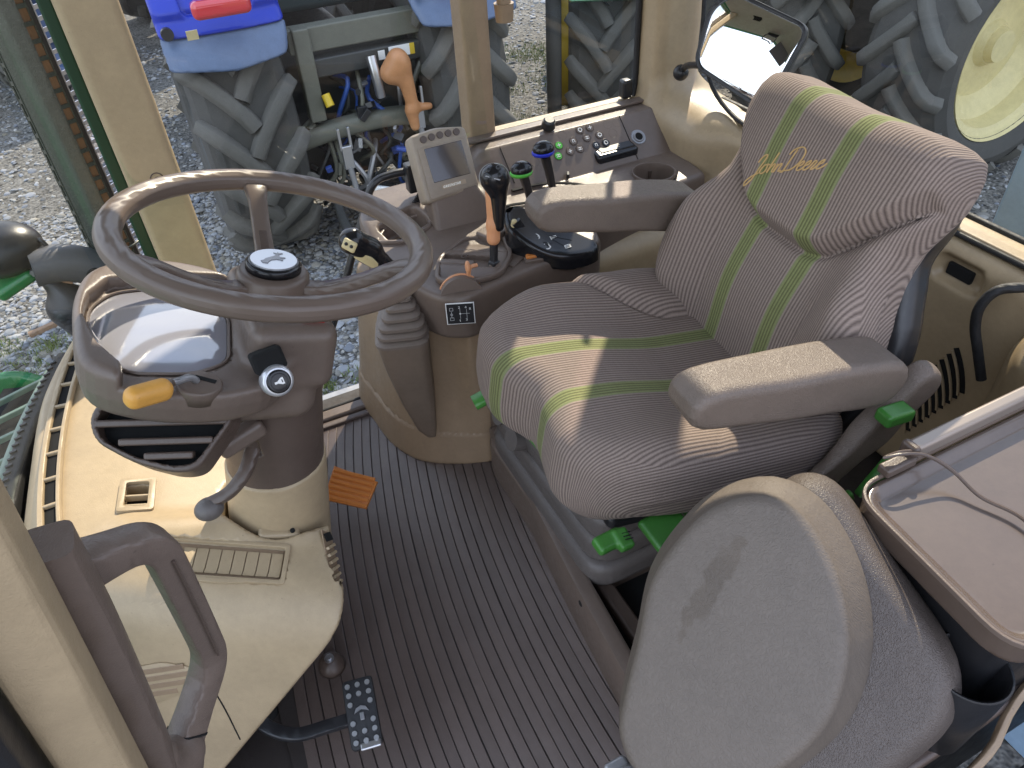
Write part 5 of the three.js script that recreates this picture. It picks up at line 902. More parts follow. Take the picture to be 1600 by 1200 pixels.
/* ------------------------------------------------------------------ inside mirrors */
function mirrorThing(label, p, n, u, pts, depth) {
  const Mx = frameM(p, n, u), t = thing('cab_mirror', label, 'mirror');
  part('mirror_shell', extr(roundPoly(pts, 0.03, 8), depth, 0.008, [], 4).translate(0, 0, -depth + 0.002).applyMatrix4(Mx), M.black, t);
  part('mirror_glass', extr(roundPoly(pts, 0.03, 8).map(p2 => [p2[0] * 0.945, p2[1] * 0.93]), 0.003, 0.0005).translate(0, 0, 0.0004).applyMatrix4(Mx), M.mirror, t);
  const ringP = roundPoly(pts, 0.03, 8).map(p2 => [p2[0] * 0.965, p2[1] * 0.955, 0.003]);
  part('mirror_rim', sweep(ringP, rrect(0.009, 0.008, 0.003), { straight: true, closed: true, up: [0, 0, 1] }).applyMatrix4(Mx), M.black, t);
  return t;
}
{
  const t = mirrorThing('large black framed mirror on the rear right pillar behind the driver seat', [1.2, 0.786, -0.364], [-0.80, 0.36, 0.44], [0.479, 0.013, 0.878], [[-0.124, -0.035], [0.062, -0.108], [0.112, 0.07], [-0.070, 0.125], [-0.118, 0.09]], 0.03);
  part('mirror_arm', merge([tube([[1.245, 0.665, -0.655], [1.215, 0.70, -0.60], [1.165, 0.745, -0.47]], 0.008, { n: 12 }), ball(0.02).translate(1.235, 0.668, -0.645)]), M.black, t);
  const t2 = mirrorThing('small black rear view mirror under the roof at the windscreen', [-0.22, 1.60, -0.05], [0.93, -0.12, 0.25], [-0.25, 0, 0.95], [[-0.10, -0.05], [0.10, -0.05], [0.10, 0.05], [-0.10, 0.05]], 0.025);
  part('mirror_arm', merge([rbox(0.03, 0.05, 0.16, 0.006).translate(-0.235, 1.68, -0.05), rbox(0.02, 0.06, 0.03, 0.004).translate(-0.235, 1.65, -0.05)]), M.black, t2);
}
/* ------------------------------------------------------------------ yard */
const T_gravel = dataTex(1024, 1024, (u, v) => { const a = n256(u, v), b = n128(v, u), c = n64(u + 0.2, v), l = n8(u, v); const t = 0.45 + 0.5 * (a - 0.5) + 0.45 * (b - 0.5) + 0.25 * (c - 0.5); const w = 0.9 + 0.25 * (l - 0.5); return [Math.pow(t * 0.52 * w, 0.5) * 0.98, Math.pow(t * 0.51 * w, 0.5) * 0.97, Math.pow(t * 0.49 * w, 0.5) * 0.96]; }, true);
const T_gravelH = dataTex(1024, 1024, (u, v) => 0.4 * n256(u, v) + 0.4 * n128(v, u) + 0.2 * n64(u, v));
{
  const g = new THREE.PlaneGeometry(160, 160, 1, 1); g.rotateX(-Math.PI / 2); g.translate(0, -1.2, 0);
  struct('ground', boxUV(g), new THREE.MeshStandardMaterial({ color: lin(0.66, 0.655, 0.63), map: rep(T_gravel, 2.4), bumpMap: rep(T_gravelH, 2.4), bumpScale: 0.012, roughness: 0.95 }));
  // loose stones
  const stone = boxUV(new THREE.IcosahedronGeometry(1, 1)), sp = stone.attributes.position;
  for (let i = 0; i < sp.count; i++) { const k = 1 + 0.28 * NOISE.noise(sp.getX(i) * 1.7 + 3, sp.getY(i) * 1.7, sp.getZ(i) * 1.7); sp.setXYZ(i, sp.getX(i) * k, sp.getY(i) * k * 0.6, sp.getZ(i) * k); } stone.computeVertexNormals();
  const NS = 60000, im = new THREE.InstancedMesh(stone, new THREE.MeshStandardMaterial({ color: 0xffffff, roughness: 0.9 }), NS); im.name = 'gravel';
  const q = new THREE.Quaternion(), e = new THREE.Euler(), mt = new THREE.Matrix4(), col = new THREE.Color();
  for (let i = 0; i < NS; i++) {
    const far = i % 3 === 0, x = far ? rr(-4, 5.5) : rr(-2.2, 2.6), z = far ? rr(-9.5, -1) : rr(-5.2, -1.0), s = rr(0.006, 0.017) * (rnd() < 0.06 ? 1.8 : 1) * (far ? 1.25 : 1);
    e.set(rr(-0.4, 0.4), rr(0, 6.28), rr(-0.4, 0.4)); mt.compose(V(x, -1.2 + s * 0.15, z), q.setFromEuler(e), V(s * rr(0.7, 1.4), s * rr(0.5, 0.9), s * rr(0.7, 1.3))); im.setMatrixAt(i, mt);
    const t = rr(0.11, 0.34), w = rr(-0.025, 0.03); im.setColorAt(i, col.setRGB(t + w, t + w * 0.4, t - w * 0.8));
  }
  im.castShadow = im.receiveShadow = true; scene.add(im); tag(im, 'loose grey gravel stones strewn over the yard beside the tractor', 'gravel', null, 'stuff');
  // weeds and short grass growing through the gravel
  const bl = new THREE.BufferGeometry(); bl.setAttribute('position', new THREE.Float32BufferAttribute([-0.12, 0, 0, 0.12, 0, 0, 0.09, 0.5, 0.12, -0.12, 0, 0, 0.09, 0.5, 0.12, -0.06, 0.5, 0.12, -0.06, 0.5, 0.12, 0.09, 0.5, 0.12, 0.0, 1, 0.4], 3)); bl.computeVertexNormals();
  const NG = 16000, gm = new THREE.InstancedMesh(boxUV(bl), new THREE.MeshStandardMaterial({ color: 0xffffff, roughness: 0.8, side: THREE.DoubleSide }), NG); gm.name = 'grass';
  const patches = []; for (let i = 0; i < 60; i++) patches.push([rr(2.3, 4.2), rr(-6.8, -4.6), rr(0.12, 0.45)]); for (let i = 0; i < 36; i++) patches.push([rr(0.1, 1.0), rr(-2.25, -1.6), rr(0.06, 0.16)]); for (let i = 0; i < 40; i++) patches.push([rr(-1.6, -0.3), rr(-3.5, -2.3), rr(0.06, 0.2)]); 
  for (let i = 0; i < NG; i++) {
    const p = patches[Math.floor(rnd() * patches.length)], a = rr(0, 6.28), r = p[2] * Math.sqrt(rnd()), s = rr(0.018, 0.05);
    e.set(rr(-0.5, 0.5), rr(0, 6.28), rr(-0.5, 0.5)); mt.compose(V(p[0] + r * Math.cos(a), -1.2, p[1] + r * Math.sin(a)), q.setFromEuler(e), V(s * 0.6, s, s)); gm.setMatrixAt(i, mt);
    const t = rr(0.7, 1.3); gm.setColorAt(i, col.setRGB(0.13 * t, 0.17 * t, 0.035 * t));
  }
  gm.castShadow = gm.receiveShadow = true; scene.add(gm); tag(gm, 'short yellow green grass tufts growing through the gravel', 'grass', null, 'stuff');
}
/* ------------------------------------------------------------------ neighbouring tractors */
const T_tyre = rep(T_mottle, 1.1);
const tyreM = new THREE.MeshStandardMaterial({ color: lin(0.066, 0.064, 0.058), map: T_tyre, roughness: 0.85, bumpMap: rep(T_grain, 0.3), bumpScale: 0.002 });
const lugM = new THREE.MeshStandardMaterial({ color: lin(0.118, 0.113, 0.10), map: T_tyre, roughness: 0.85, bumpMap: rep(T_grain, 0.3), bumpScale: 0.002 });
const TM = {
  blue: new THREE.MeshPhysicalMaterial({ color: lin(0.006, 0.028, 0.36), roughness: 0.55, specularIntensity: 0.3, clearcoat: 0.5, clearcoatRoughness: 0.05 }),
  slate: plastic([0.10, 0.145, 0.245], 0.4, 0.0002), jd: new THREE.MeshPhysicalMaterial({ color: lin(0.02, 0.20, 0.05), roughness: 0.35, clearcoat: 0.7, clearcoatRoughness: 0.12 }),
  yellow: plastic([0.72, 0.50, 0.03], 0.45, 0.0002), pale: plastic([0.66, 0.57, 0.29], 0.55, 0.0003), darkSteel: plastic([0.045, 0.047, 0.045], 0.6, 0.0004), olive: plastic([0.14, 0.14, 0.11], 0.7, 0.0004),
  cabGlass: smooth([0.05, 0.07, 0.07], 0.08), tan: plastic([0.52, 0.24, 0.10], 0.5, 0.0003), lamp: new THREE.MeshPhysicalMaterial({ color: lin(0.55, 0.03, 0.04), roughness: 0.15, clearcoat: 1 }),
};
// a lugged tyre with its rim; axis along local z, face towards +z
function makeWheel(parent, R, W, rimR, rimM, pos, flip, dual) {
  const w = part('wheel', boxUV(creased(new THREE.LatheGeometry([[rimR, -W * 0.40], [rimR + 0.05, -W * 0.47], [R * 0.80, -W * 0.5], [R - 0.10, -W * 0.46], [R - 0.055, -W * 0.36], [R - 0.045, 0], [R - 0.055, W * 0.36], [R - 0.10, W * 0.46], [R * 0.80, W * 0.5], [rimR + 0.05, W * 0.47], [rimR, W * 0.40]].map(p => V2(...p)), 72), 0.5).rotateX(Math.PI / 2)), tyreM, parent);
  w.position.set(...pos); if (flip) w.rotation.y = Math.PI;
  const nl = Math.round(R * 21), path = [], up = [];
  for (const s of [-1, 1]) {
    const pts = []; for (let j = 0; j <= 8; j++) { const t = j / 8, z = lerp(-0.02, W * 0.5, t), a = lerp(0, 0.42, Math.pow(t, 0.85)) * 0.88 / R, r = R - 0.022 - 0.075 * Math.max(0, (t - 0.78) / 0.22) ** 1.5; pts.push([r * Math.cos(a), r * Math.sin(a), z * s]); }
    const g = sweep(pts, [[-0.050, -0.035], [0.050, -0.035], [0.034, 0.020], [0.026, 0.026], [-0.026, 0.026], [-0.034, 0.020]], { straight: true, up: [1, 0.2, 0] });
    for (let i = 0; i < nl; i++) { const l = part('tread_lug', g, lugM, w); l.rotation.z = (i + (s > 0 ? 0.5 : 0)) / nl * 2 * Math.PI; }
  }
  part('rim', boxUV(creased(new THREE.LatheGeometry([[0.0, W * 0.10], [0.12, W * 0.12], [0.15, W * 0.05], [rimR * 0.62, W * 0.02], [rimR * 0.72, W * 0.10], [rimR * 0.86, W * 0.16], [rimR * 0.90, W * 0.34], [rimR * 0.985, W * 0.37], [rimR + 0.015, W * 0.44], [rimR + 0.02, W * 0.40], [rimR + 0.005, W * 0.3], [rimR, -W * 0.42], [rimR * 0.9, -W * 0.40], [rimR * 0.88, 0], [rimR * 0.5, -0.03], [0, -0.03]].map(p => V2(...p)), 64), 0.5).rotateX(Math.PI / 2)), rimM, w);
  part('hub_cap', xform(cyl(0.10, 0.13, 0.10, 24), [0, 0, W * 0.12], [Math.PI / 2, 0, 0]), rimM, w);
  return w;
}
function makeTractor(label, pos, turn, o) {
  const t = thing('farm_tractor', label, 'tractor', pos, turn), { R = 0.88, W = 0.54, half = 0.62, rimR = 0.52, body = TM.blue, rim = TM.darkSteel } = o;
  for (const s of [-1, 1]) { makeWheel(t, R, W, rimR, rim, [0, R, s * half], s < 0); makeWheel(t, R * 0.72, W * 0.72, rimR * 0.72, rim, [2.55, R * 0.72, s * half * 0.95], s < 0); }
  part('rear_axle', xform(cyl(0.13, 0.15, half * 2, 24), [0, R, 0], [Math.PI / 2, 0, 0]), TM.olive, t);
  part('gearbox', sdf((x, y, z) => smin(sBox(0.55, R + 0.05, 0, 0.85, 0.26, 0.22, 0.06)(x, y, z), sBox(-0.15, R + 0.1, 0, 0.22, 0.3, 0.28, 0.05)(x, y, z), 0.08), [-0.5, R - 0.4, -0.4], [1.5, R + 0.6, 0.4], 0.04), TM.darkSteel, t);
  part('bonnet', sdf(sBox(2.2, R + 0.55, 0, 0.95, 0.32, 0.34, 0.1), [1.15, R + 0.15, -0.42], [3.25, R + 0.95, 0.42], 0.04), body, t);
  part('front_axle', xform(cyl(0.09, 0.09, half * 1.9, 16), [2.55, R * 0.72, 0], [Math.PI / 2, 0, 0]), TM.darkSteel, t);
  part('cab_glass', sdf(sBox(0.62, R + 1.05, 0, 0.66, 0.58, 0.62, 0.06), [-0.1, R + 0.4, -0.7], [1.4, R + 1.7, 0.7], 0.05), TM.cabGlass, t);
  part('cab_roof', sdf(sBox(0.6, R + 1.68, 0, 0.82, 0.09, 0.74, 0.06), [-0.3, R + 1.55, -0.8], [1.5, R + 1.82, 0.8], 0.04), body, t);
  const arc = (r0, r1) => { const a = [], b = []; for (let i = 0; i <= 16; i++) { const q = lerp(2.80, 0.9, i / 16); a.push([r0 * Math.cos(q), R + r0 * Math.sin(q)]); b.push([r1 * Math.cos(q), R + r1 * Math.sin(q)]); } return [...a, ...b.reverse()]; };
  if (!o.noFender) for (const s of [-1, 1]) part('fender', extr(arc(R + 0.14, R + 0.05), W * 1.02, 0.02).translate(0, 0, s * half - W * 0.51), body, t);
  return t;
}
/* the blue tractor straight outside the side window, its rear towards us */
{
  const t = makeTractor('blue tractor seen from behind with red tail lamp and bare linkage', [1.085, -1.2, -4.06], 90 * D, { half: 0.655, W: 0.54, noFender: true });
  // fenders: glossy upper shell with a lamp recess over a lower lip of the same blue, its shade put into a slate colour (local x = forward, z = to the right)
  for (const s of [-1, 1]) {
    const cz = s * 0.655, sh = (x, y, z) => { // swept shell
      const dx = x, dy = y - 0.88, r = Math.hypot(dx, dy); return { r, a: Math.atan2(dy, -dx) }; };
    const up = (x, y, z) => { const q = sh(x, y, z), h = y - 1.50; let o2 = 0.955 + 0.035 * sstep(y, 1.56, 1.62) + 0.02 * Math.cos((z - cz) * 6); let d = smax(Math.abs(q.r - o2) - 0.03, Math.abs(z - cz) - 0.315, 0.05); d = smax(d, -h, 0.02); d = smax(d, x - 0.55, 0.03); const rec = sBox(-0.83, 1.645, cz, 0.25, 0.062, 0.17, 0.03)(x, y, z); return smax(d, -Math.max(rec, -(q.r - o2 + 0.006)), 0.02); };
    part('fender', sdf(up, [-1.1, 1.44, cz - 0.36], [0.6, 1.95, cz + 0.36], 0.011), TM.blue, t);
    const lo = (x, y, z) => { const q = sh(x, y, z); const o2 = 0.945 + 0.02 * Math.cos((z - cz) * 6); let d = smax(Math.abs(q.r - o2) - 0.022, Math.abs(z - cz) - 0.325 + 0.05 * sstep(y, 1.5, 1.3) * (z - cz > 0 === s > 0 ? 0 : 1), 0.06); d = smax(d, y - 1.503, 0.01); d = smax(d, 1.335 - y + 0.03 * Math.abs((z - cz) / 0.3), 0.02); return smax(d, x, 0.02); };
    part('fender_lip', sdf(lo, [-1.08, 1.26, cz - 0.38], [0.02, 1.54, cz + 0.38], 0.011), TM.slate, t);
    part('tail_lamp', sdf(sBox(-0.90, 1.645, cz, 0.045, 0.042, 0.14, 0.03), [-0.98, 1.58, cz - 0.18], [-0.82, 1.71, cz + 0.18], 0.012), TM.lamp, t);
    part('fender_sticker', xform(rbox(0.004, 0.05, 0.055, 0.001), [-0.822, 1.525, cz - 0.16], [0, 0, 0.35]), M.cream, t);
    part('lamp_socket', xform(cyl(0.03, 0.03, 0.03, 20), [-0.79, 1.54, cz - 0.27], [0, 0, Math.PI / 2]), M.black, t);
  }
  const H = (nm, g, m) => part(nm, g, m, t);
  // rear frame between the fenders
  H('frame_beam', rbox(0.10, 0.13, 0.78, 0.01).translate(-0.60, 1.36, 0.05), TM.olive);
  H('frame_beam', rbox(0.09, 0.10, 0.70, 0.01).translate(-0.62, 1.21, 0.08), TM.darkSteel);
  H('frame_post', rbox(0.10, 0.50, 0.09, 0.01).translate(-0.64, 1.18, -0.27), TM.olive);
  H('frame_plate', rbox(0.04, 0.9, 0.85, 0.01).translate(-0.38, 0.9, 0.0), TM.darkSteel);
  H('rating_label', rbox(0.004, 0.06, 0.13, 0.001).translate(-0.672, 1.225, 0.27), M.white);
  H('label_band', rbox(0.005, 0.06, 0.03, 0.001).translate(-0.672, 1.225, 0.345), TM.yellow);
  H('small_label', rbox(0.004, 0.05, 0.04, 0.001).translate(-0.672, 1.22, 0.16), M.white);
  H('drawbar_pad', sweep([[-0.62, 0.78, -0.62], [-0.66, 0.86, -0.2], [-0.66, 0.86, 0.2], [-0.62, 0.74, 0.62]], rrect(0.12, 0.10, 0.04), { n: 24, up: [0, 1, 0] }), TM.olive);
  H('quick_coupler', sweep([[-0.72, 1.24, 0.08], [-0.75, 1.14, 0.085], [-0.73, 1.02, 0.10]], rrect(0.05, 0.06, 0.02), { n: 10 }), M.steel);
  H('quick_coupler', sweep([[-0.70, 1.08, -0.21], [-0.73, 1.02, -0.20]], circ(0.025, 12), { n: 4 }), TM.yellow);
  H('quick_coupler', sweep([[-0.69, 1.08, 0.26], [-0.72, 0.99, 0.26]], circ(0.022, 12), { n: 4 }), M.steelDull);
  H('tow_hook', sdf((x, y, z) => { z += 0.20; y -= 0.17; let d = sCap([-0.78, 0.98, 0.37], [-0.80, 1.05, 0.41], 0.065, 0.06)(x, y, z); d = smin(d, sCap([-0.80, 1.0, 0.43], [-0.80, 0.80, 0.46], 0.05, 0.036)(x, y, z), 0.05); d = smin(d, sCap([-0.80, 0.77, 0.46], [-0.78, 0.75, 0.57], 0.03, 0.02)(x, y, z), 0.03); d = smin(d, sCap([-0.80, 0.75, 0.45], [-0.80, 0.66, 0.46], 0.038, 0.028)(x, y, z), 0.03); return d; }, [-0.95, 0.7, 0.0], [-0.6, 1.4, 0.5], 0.011), TM.tan);
  for (const [z, y0] of [[-0.17, 0.62], [0.30, 0.76]]) {
    const l = H('lift_link', merge([rbox(0.02, 0.13, 0.016, 0.003).translate(-0.78, y0 + 0.22, z - 0.03), rbox(0.02, 0.13, 0.016, 0.003).translate(-0.78, y0 + 0.22, z + 0.03), rbox(0.03, 0.14, 0.06, 0.006).translate(-0.78, y0 + 0.11, z)]), M.steel);
    part('link_rod', tube([[-0.78, y0 + 0.05, z], [-0.80, y0 - 0.2, z + 0.02], [-0.84, y0 - 0.5, z + 0.05]], 0.018, { n: 6 }), M.steelDull, l);
  }
  H('lower_arm', sweep([[-0.3, 0.62, -0.2], [-0.75, 0.40, -0.28], [-1.05, 0.34, -0.30]], rrect(0.05, 0.09, 0.015), { n: 10 }), TM.darkSteel);
  H('lower_arm', sweep([[-0.3, 0.62, 0.2], [-0.75, 0.40, 0.28], [-1.05, 0.34, 0.30]], rrect(0.05, 0.09, 0.015), { n: 10 }), TM.darkSteel);
  H('drawbar', rbox(0.6, 0.05, 0.09, 0.01).translate(-0.7, 0.42, 0.0), TM.darkSteel);
  H('pale_bar', xform(rbox(0.03, 0.03, 0.26, 0.006), [-0.84, 0.50, 0.02], [0.35, 0, 0]), M.white);
  H('shaft_guard', xform(new THREE.TorusGeometry(0.09, 0.02, 10, 24, 4.5), [-0.76, 0.34, 0.10], [0, Math.PI / 2, 0]), TM.darkSteel);
  H('brown_block', rbox(0.08, 0.07, 0.12, 0.01).translate(-0.74, 0.40, 0.05), TM.tan);
  const hoseM = [M.black, TM.darkSteel, M.steelDull, smooth([0.03, 0.08, 0.3], 0.5), TM.olive];
  for (let i = 0; i < 34; i++) {
    const z = rr(-0.3, 0.42), y = rr(0.45, 1.15), x = -0.44, l = rr(0.15, 0.4), m = hoseM[Math.floor(rnd() * 5)];
    H('hose', tube([[x, y, z], [x - rr(0.08, 0.2), y + rr(-0.1, 0.1), z + rr(-0.08, 0.08)], [x - rr(0.1, 0.25), y - l * 0.6, z + rr(-0.12, 0.12)], [x - rr(0, 0.12), y - l, z + rr(-0.15, 0.15)]], rr(0.006, 0.017), { n: 14, sides: 7 }), m);
  }
  for (let i = 0; i < 40; i++) { const c = H('fitting', xform(rnd() < 0.5 ? cyl(0.016, 0.02, rr(0.03, 0.08), 10) : rbox(rr(0.02, 0.06), rr(0.02, 0.08), rr(0.02, 0.07), 0.004), [rr(-0.72, -0.42), rr(0.4, 1.2), rr(-0.33, 0.45)], [rr(0, 3), rr(0, 3), rr(0, 3)]), [M.steel, M.steelDull, TM.darkSteel, M.black, TM.olive, M.steelDull, smooth([0.05, 0.1, 0.4], 0.4)][Math.floor(rnd() * 7)]); }
}
/* green tractor to its right: only one wheel shows between the pillars, with a second narrow tyre outside it */
{
  const t = makeTractor('green tractor whose lugged rear tyre and yellow rim stand between the right pillars', [3.97, -1.2, -4.10], 61 * D, { half: 0.70, W: 0.52, body: TM.jd, rim: TM.yellow });
  part('outer_rim', xform(cyl(0.66, 0.66, 0.05, 48), [0, 0.88, -0.985], [Math.PI / 2, 0, 0]), TM.yellow, t);
  part('outer_tyre', boxUV(xform(new THREE.TorusGeometry(0.80, 0.055, 12, 64), [0, 0.88, -1.065])), tyreM, t);
  part('outer_rim', boxUV(xform(new THREE.TorusGeometry(0.70, 0.02, 8, 48), [0, 0.88, -1.065])), TM.yellow, t);
}
/* green tractor behind the rear window */
{
  const t = makeTractor('green tractor with pale yellow wheels close behind the rear window', [5.12, -1.2, -3.12], 0, { noFender: true, half: 0.72, W: 0.66, R: 0.86, rimR: 0.56, body: TM.jd, rim: TM.pale });
  part('hitch_frame', rbox(0.12, 0.7, 0.35, 0.02).translate(-0.75, 0.95, -0.28), TM.jd, t);
  for (let i = 0; i < 5; i++) part('hitch_rib', rbox(0.03, 0.66, 0.025, 0.004).translate(-0.825, 0.95, -0.42 + i * 0.07), TM.jd, t);
  part('inner_rim', boxUV(creased(new THREE.LatheGeometry([[0, 0.02], [0.2, 0.03], [0.34, 0.0], [0.46, 0.10], [0.54, 0.12], [0.54, 0.09], [0.46, 0.06], [0.3, -0.02], [0, 0]].map(p => V2(...p)), 48), 0.5).rotateX(Math.PI / 2)).translate(0, 0.86, -0.40), TM.yellow, t);
  part('side_lamp', rbox(0.05, 0.06, 0.10, 0.01).translate(-0.84, 0.62, -0.18), smooth([0.9, 0.25, 0.02], 0.3), t);
}
/* dark tractor further off at the top left */
{
  const t = makeTractor('dark tractor parked far back at the left with boarding steps', [0.9, -1.2, -10.2], 215 * D, { half: 0.8, body: TM.darkSteel, rim: TM.slate });
  for (let i = 0; i < 3; i++) part('boarding_step', rbox(0.45, 0.22, 0.25, 0.02).translate(-0.9 + i * 0.0, 0.45 + i * 0.27, 0.95 - i * 0.08), M.black, t);
  part('red_panel', rbox(0.5, 0.2, 0.3, 0.02).translate(-0.8, 1.6, 0.6), M.red, t);
}
/* blue grey steel slab by the rear window */
{
  const b = thing('steel_cabinet', 'tall blue grey painted steel slab standing behind the rear window', 'steel cabinet', [2.15, -1.2, 0.62]);
  part('cabinet_body', rbox(0.70, 2.3, 1.36, 0.012).translate(0, 1.15, 0), plastic([0.25, 0.37, 0.50], 0.4, 0.0003), b);
  part('corner_strip', rbox(0.012, 2.26, 0.05, 0.003).translate(-0.354, 1.15, -0.52), plastic([0.22, 0.26, 0.24], 0.5), b);
  part('corner_strip', rbox(0.012, 0.02, 1.3, 0.003).translate(-0.354, 1.42, 0), plastic([0.14, 0.22, 0.32], 0.5), b);
}
/* ------------------------------------------------------------------ own bonnet, exhaust, work lamp outside the windscreen */
{
  const e = thing('exhaust_stack', 'upright exhaust behind slotted heat shield outside the right front pillar', 'exhaust', [-0.186, 0, -0.86]);
  part('inner_pipe', cyl(0.034, 0.034, 1.6, 28).translate(0, 1.1, 0), plastic([0.22, 0.11, 0.05], 0.7, 0.0004), e);
  // solid curved shield panels
  const arcPanel = (a0, a1, r, m, nm) => { const pts = []; for (let i = 0; i <= 10; i++) { const a = lerp(a0, a1, i / 10); pts.push([r * Math.cos(a), r * Math.sin(a)]); } for (let i = 10; i >= 0; i--) { const a = lerp(a0, a1, i / 10); pts.push([(r - 0.003) * Math.cos(a), (r - 0.003) * Math.sin(a)]); } return part(nm, extr(pts, 1.6, 0).rotateX(-Math.PI / 2).translate(0, 0.3, 0), m, e); };
  const shieldM = plastic([0.15, 0.155, 0.13], 0.32, 0.0003, { metalness: 0.6 });
  // angles measured in extrude plane (x, -z after the turn): -90 deg faces the camera (+z)
  arcPanel(-2.55, -1.32, 0.058, shieldM, 'heat_shield');
  arcPanel(-1.02, -0.82, 0.058, M.black, 'heat_shield'); arcPanel(-1.36, -0.98, 0.053, plastic([0.36, 0.20, 0.10], 0.6, 0.0004), 'rusty_liner');
  const lattice = (a0, a1, rows, cols, nm, m) => { const l = []; for (let c2 = 0; c2 <= cols; c2++) { const a = lerp(a0, a1, c2 / cols); l.push(xform(new THREE.BoxGeometry(0.003, 1.6, 0.0025), [0.058 * Math.cos(a), 1.1, -0.058 * Math.sin(a)], [0, a, 0])); } for (let r2 = 0; r2 <= rows; r2++) for (let c2 = 0; c2 < cols; c2++) { const a = lerp(a0, a1, (c2 + 0.5) / cols), da = (a1 - a0) / cols * 0.058; l.push(xform(new THREE.BoxGeometry(0.0028, 0.008, Math.abs(da)), [0.058 * Math.cos(a), 0.3 + (r2 + (c2 % 2) * 0.5) * 1.6 / rows, -0.058 * Math.sin(a)], [0, a, 0])); } part(nm, merge(l), m, e); };
  lattice(-3.35, -2.55, 46, 4, 'slotted_mesh', shieldM); lattice(-1.32, -1.02, 52, 1, 'slotted_mesh', shieldM); lattice(-0.82, 0.25, 80, 4, 'slotted_mesh', M.steel);  // last mesh in brighter steel: its lit edges are put into the colour
  part('shield_clamp', boxUV(xform(new THREE.TorusGeometry(0.060, 0.003, 6, 32), [0, 0.5, 0], [Math.PI / 2, 0, 0])), shieldM, e);
}
{
  const e = thing('exhaust_elbow', 'grey exhaust elbow and bracket beside the foot of the slotted stack', 'exhaust elbow');
  part('elbow_pipe', tube([[-0.19, 0.30, -0.84], [-0.20, 0.40, -0.83], [-0.235, 0.455, -0.82], [-0.30, 0.50, -0.81], [-0.36, 0.51, -0.80]], 0.042, { n: 30, sides: 20 }), plastic([0.10, 0.10, 0.105], 0.5), e);
  part('elbow_collar', xform(cyl(0.018, 0.018, 0.012, 20), [-0.247, 0.468, -0.775], [Math.PI / 2, 0, 0]), M.dark, e);
  part('cup_guard', sdf((x, y, z) => { const d = sCap([-0.325, 0.40, -0.79], [-0.30, 0.30, -0.79], 0.050, 0.034)(x, y, z); const arm = sCap([-0.34, 0.47, -0.79], [-0.30, 0.41, -0.78], 0.016, 0.024)(x, y, z), arm2 = sCap([-0.30, 0.41, -0.78], [-0.24, 0.395, -0.77], 0.022, 0.02)(x, y, z); return smin(smin(d, arm, 0.03), arm2, 0.02); }, [-0.40, 0.22, -0.86], [-0.2, 0.52, -0.72], 0.006), M.black, e);
}
{
  const l = thing('work_lamp', 'black rounded work lamp on a rusty bracket outside the windscreen', 'work lamp');
  part('lamp_housing', sdf((x, y, z) => (Math.hypot((x + 0.405) / 0.085, (y - 0.55) / 0.058, (z + 0.84) / 0.07) - 1) * 0.058, [-0.5, 0.47, -0.93], [-0.31, 0.63, -0.76], 0.006), M.black, l);
  part('lamp_visor', xform(rbox(0.09, 0.03, 0.09, 0.012), [-0.41, 0.485, -0.83], [0.1, 0.2, 0.3]), M.hoodGreen, l);
  part('lamp_bracket', merge([xform(rbox(0.075, 0.008, 0.03, 0.002), [-0.335, 0.478, -0.82], [0, 0, -0.75]), xform(rbox(0.05, 0.006, 0.03, 0.002), [-0.318, 0.472, -0.80], [0, 0, -0.6])]), plastic([0.30, 0.17, 0.09], 0.8), l);
  part('bracket_bolt', xform(cyl(0.008, 0.008, 0.012, 12), [-0.36, 0.50, -0.80], [Math.PI / 2, 0, 0]), M.steelDull, l);
  part('lamp_cable', tube([[-0.335, 0.555, -0.83], [-0.322, 0.56, -0.82], [-0.312, 0.53, -0.815], [-0.305, 0.485, -0.81]], 0.005, { n: 16 }), M.black, l);
}
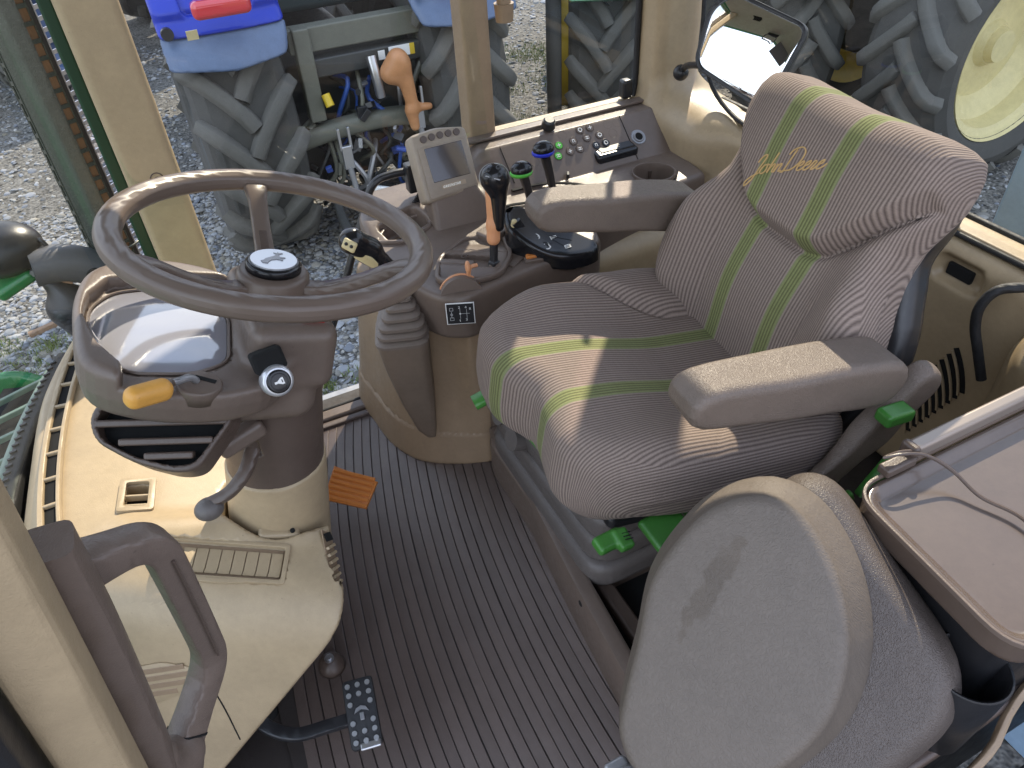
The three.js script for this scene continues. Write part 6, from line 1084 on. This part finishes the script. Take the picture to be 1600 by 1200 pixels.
{
  const h = thing('bonnet_rear', 'green bonnet edge with slotted grille and black rubber seal outside the windscreen', 'bonnet');
  const arc = (off, y) => Array.from({ length: 21 }, (_, i) => { const z = lerp(-0.56, 0.25, i / 20); return [-0.435 + off + 0.36 * (z + 0.02) ** 2, y, z]; });
  part('rubber_seal', sweep(arc(-0.005, 0.405), rrect(0.030, 0.05, 0.010), { n: 60, up: [0, 1, 0] }), M.rubber, h);
  for (let i = 0; i < 40; i++) { const z = -0.53 + i * 0.0175, x = -0.435 + 0.36 * (z + 0.02) ** 2; part('seal_tooth', xform(rbox(0.012, 0.004, 0.005, 0.001), [x - 0.012, 0.4315, z], [0, -0.7 * z, 0]), M.black, h); }
  part('seal_foot', sweep(arc(0.022, 0.385), rrect(0.03, 0.03, 0.008), { n: 60, up: [0, 1, 0] }), M.black, h);
  part('grille_rail', sweep(arc(-0.040, 0.395), rrect(0.014, 0.02, 0.004), { n: 60, up: [0, 1, 0] }), plastic([0.20, 0.26, 0.20], 0.5), h);
  for (let i = 0; i < 9; i++) { const z = -0.52 + i * 0.07, x = -0.435 + 0.36 * (z + 0.02) ** 2; part('grille_bar', xform(rbox(0.10, 0.012, 0.008, 0.002), [x - 0.09, 0.392, z], [0, -0.75 * z, 0]), plastic([0.20, 0.27, 0.20], 0.5), h); }
  part('grille_dark', sweep(arc(-0.09, 0.37), rrect(0.11, 0.01, 0.003), { n: 50, up: [0, 1, 0] }), M.dark, h);
  part('bonnet_lip', sweep([[-0.60, 0.33, -0.60], [-0.52, 0.36, -0.605], [-0.47, 0.375, -0.605], [-0.44, 0.37, -0.60], [-0.40, 0.355, -0.58], [-0.37, 0.35, -0.575]], rrect(0.022, 0.04, 0.008), { n: 40, up: [0, 1, 0] }), M.hoodGreen, h);
  part('bonnet_shell', sdf(sBox(-1.25, 0.18, 0, 0.70, 0.16, 0.50, 0.1), [-2.0, -0.02, -0.55], [-0.5, 0.38, 0.55], 0.03), M.hoodGreen, h);
}
{
  tag(part('wood_stick', rbox(0.24, 0.035, 0.035, 0.006).rotateY(0.35).translate(-1.0, -1.183, -3.57), plastic([0.30, 0.18, 0.10], 0.8), scene), 'short brown stick of wood lying on the gravel at the left', 'stick');
}
const renderer = new THREE.WebGLRenderer({ antialias: true });
renderer.toneMapping = THREE.LinearToneMapping;
renderer.toneMappingExposure = EXPOSURE;
renderer.shadowMap.enabled = true;
renderer.render(scene, camera);
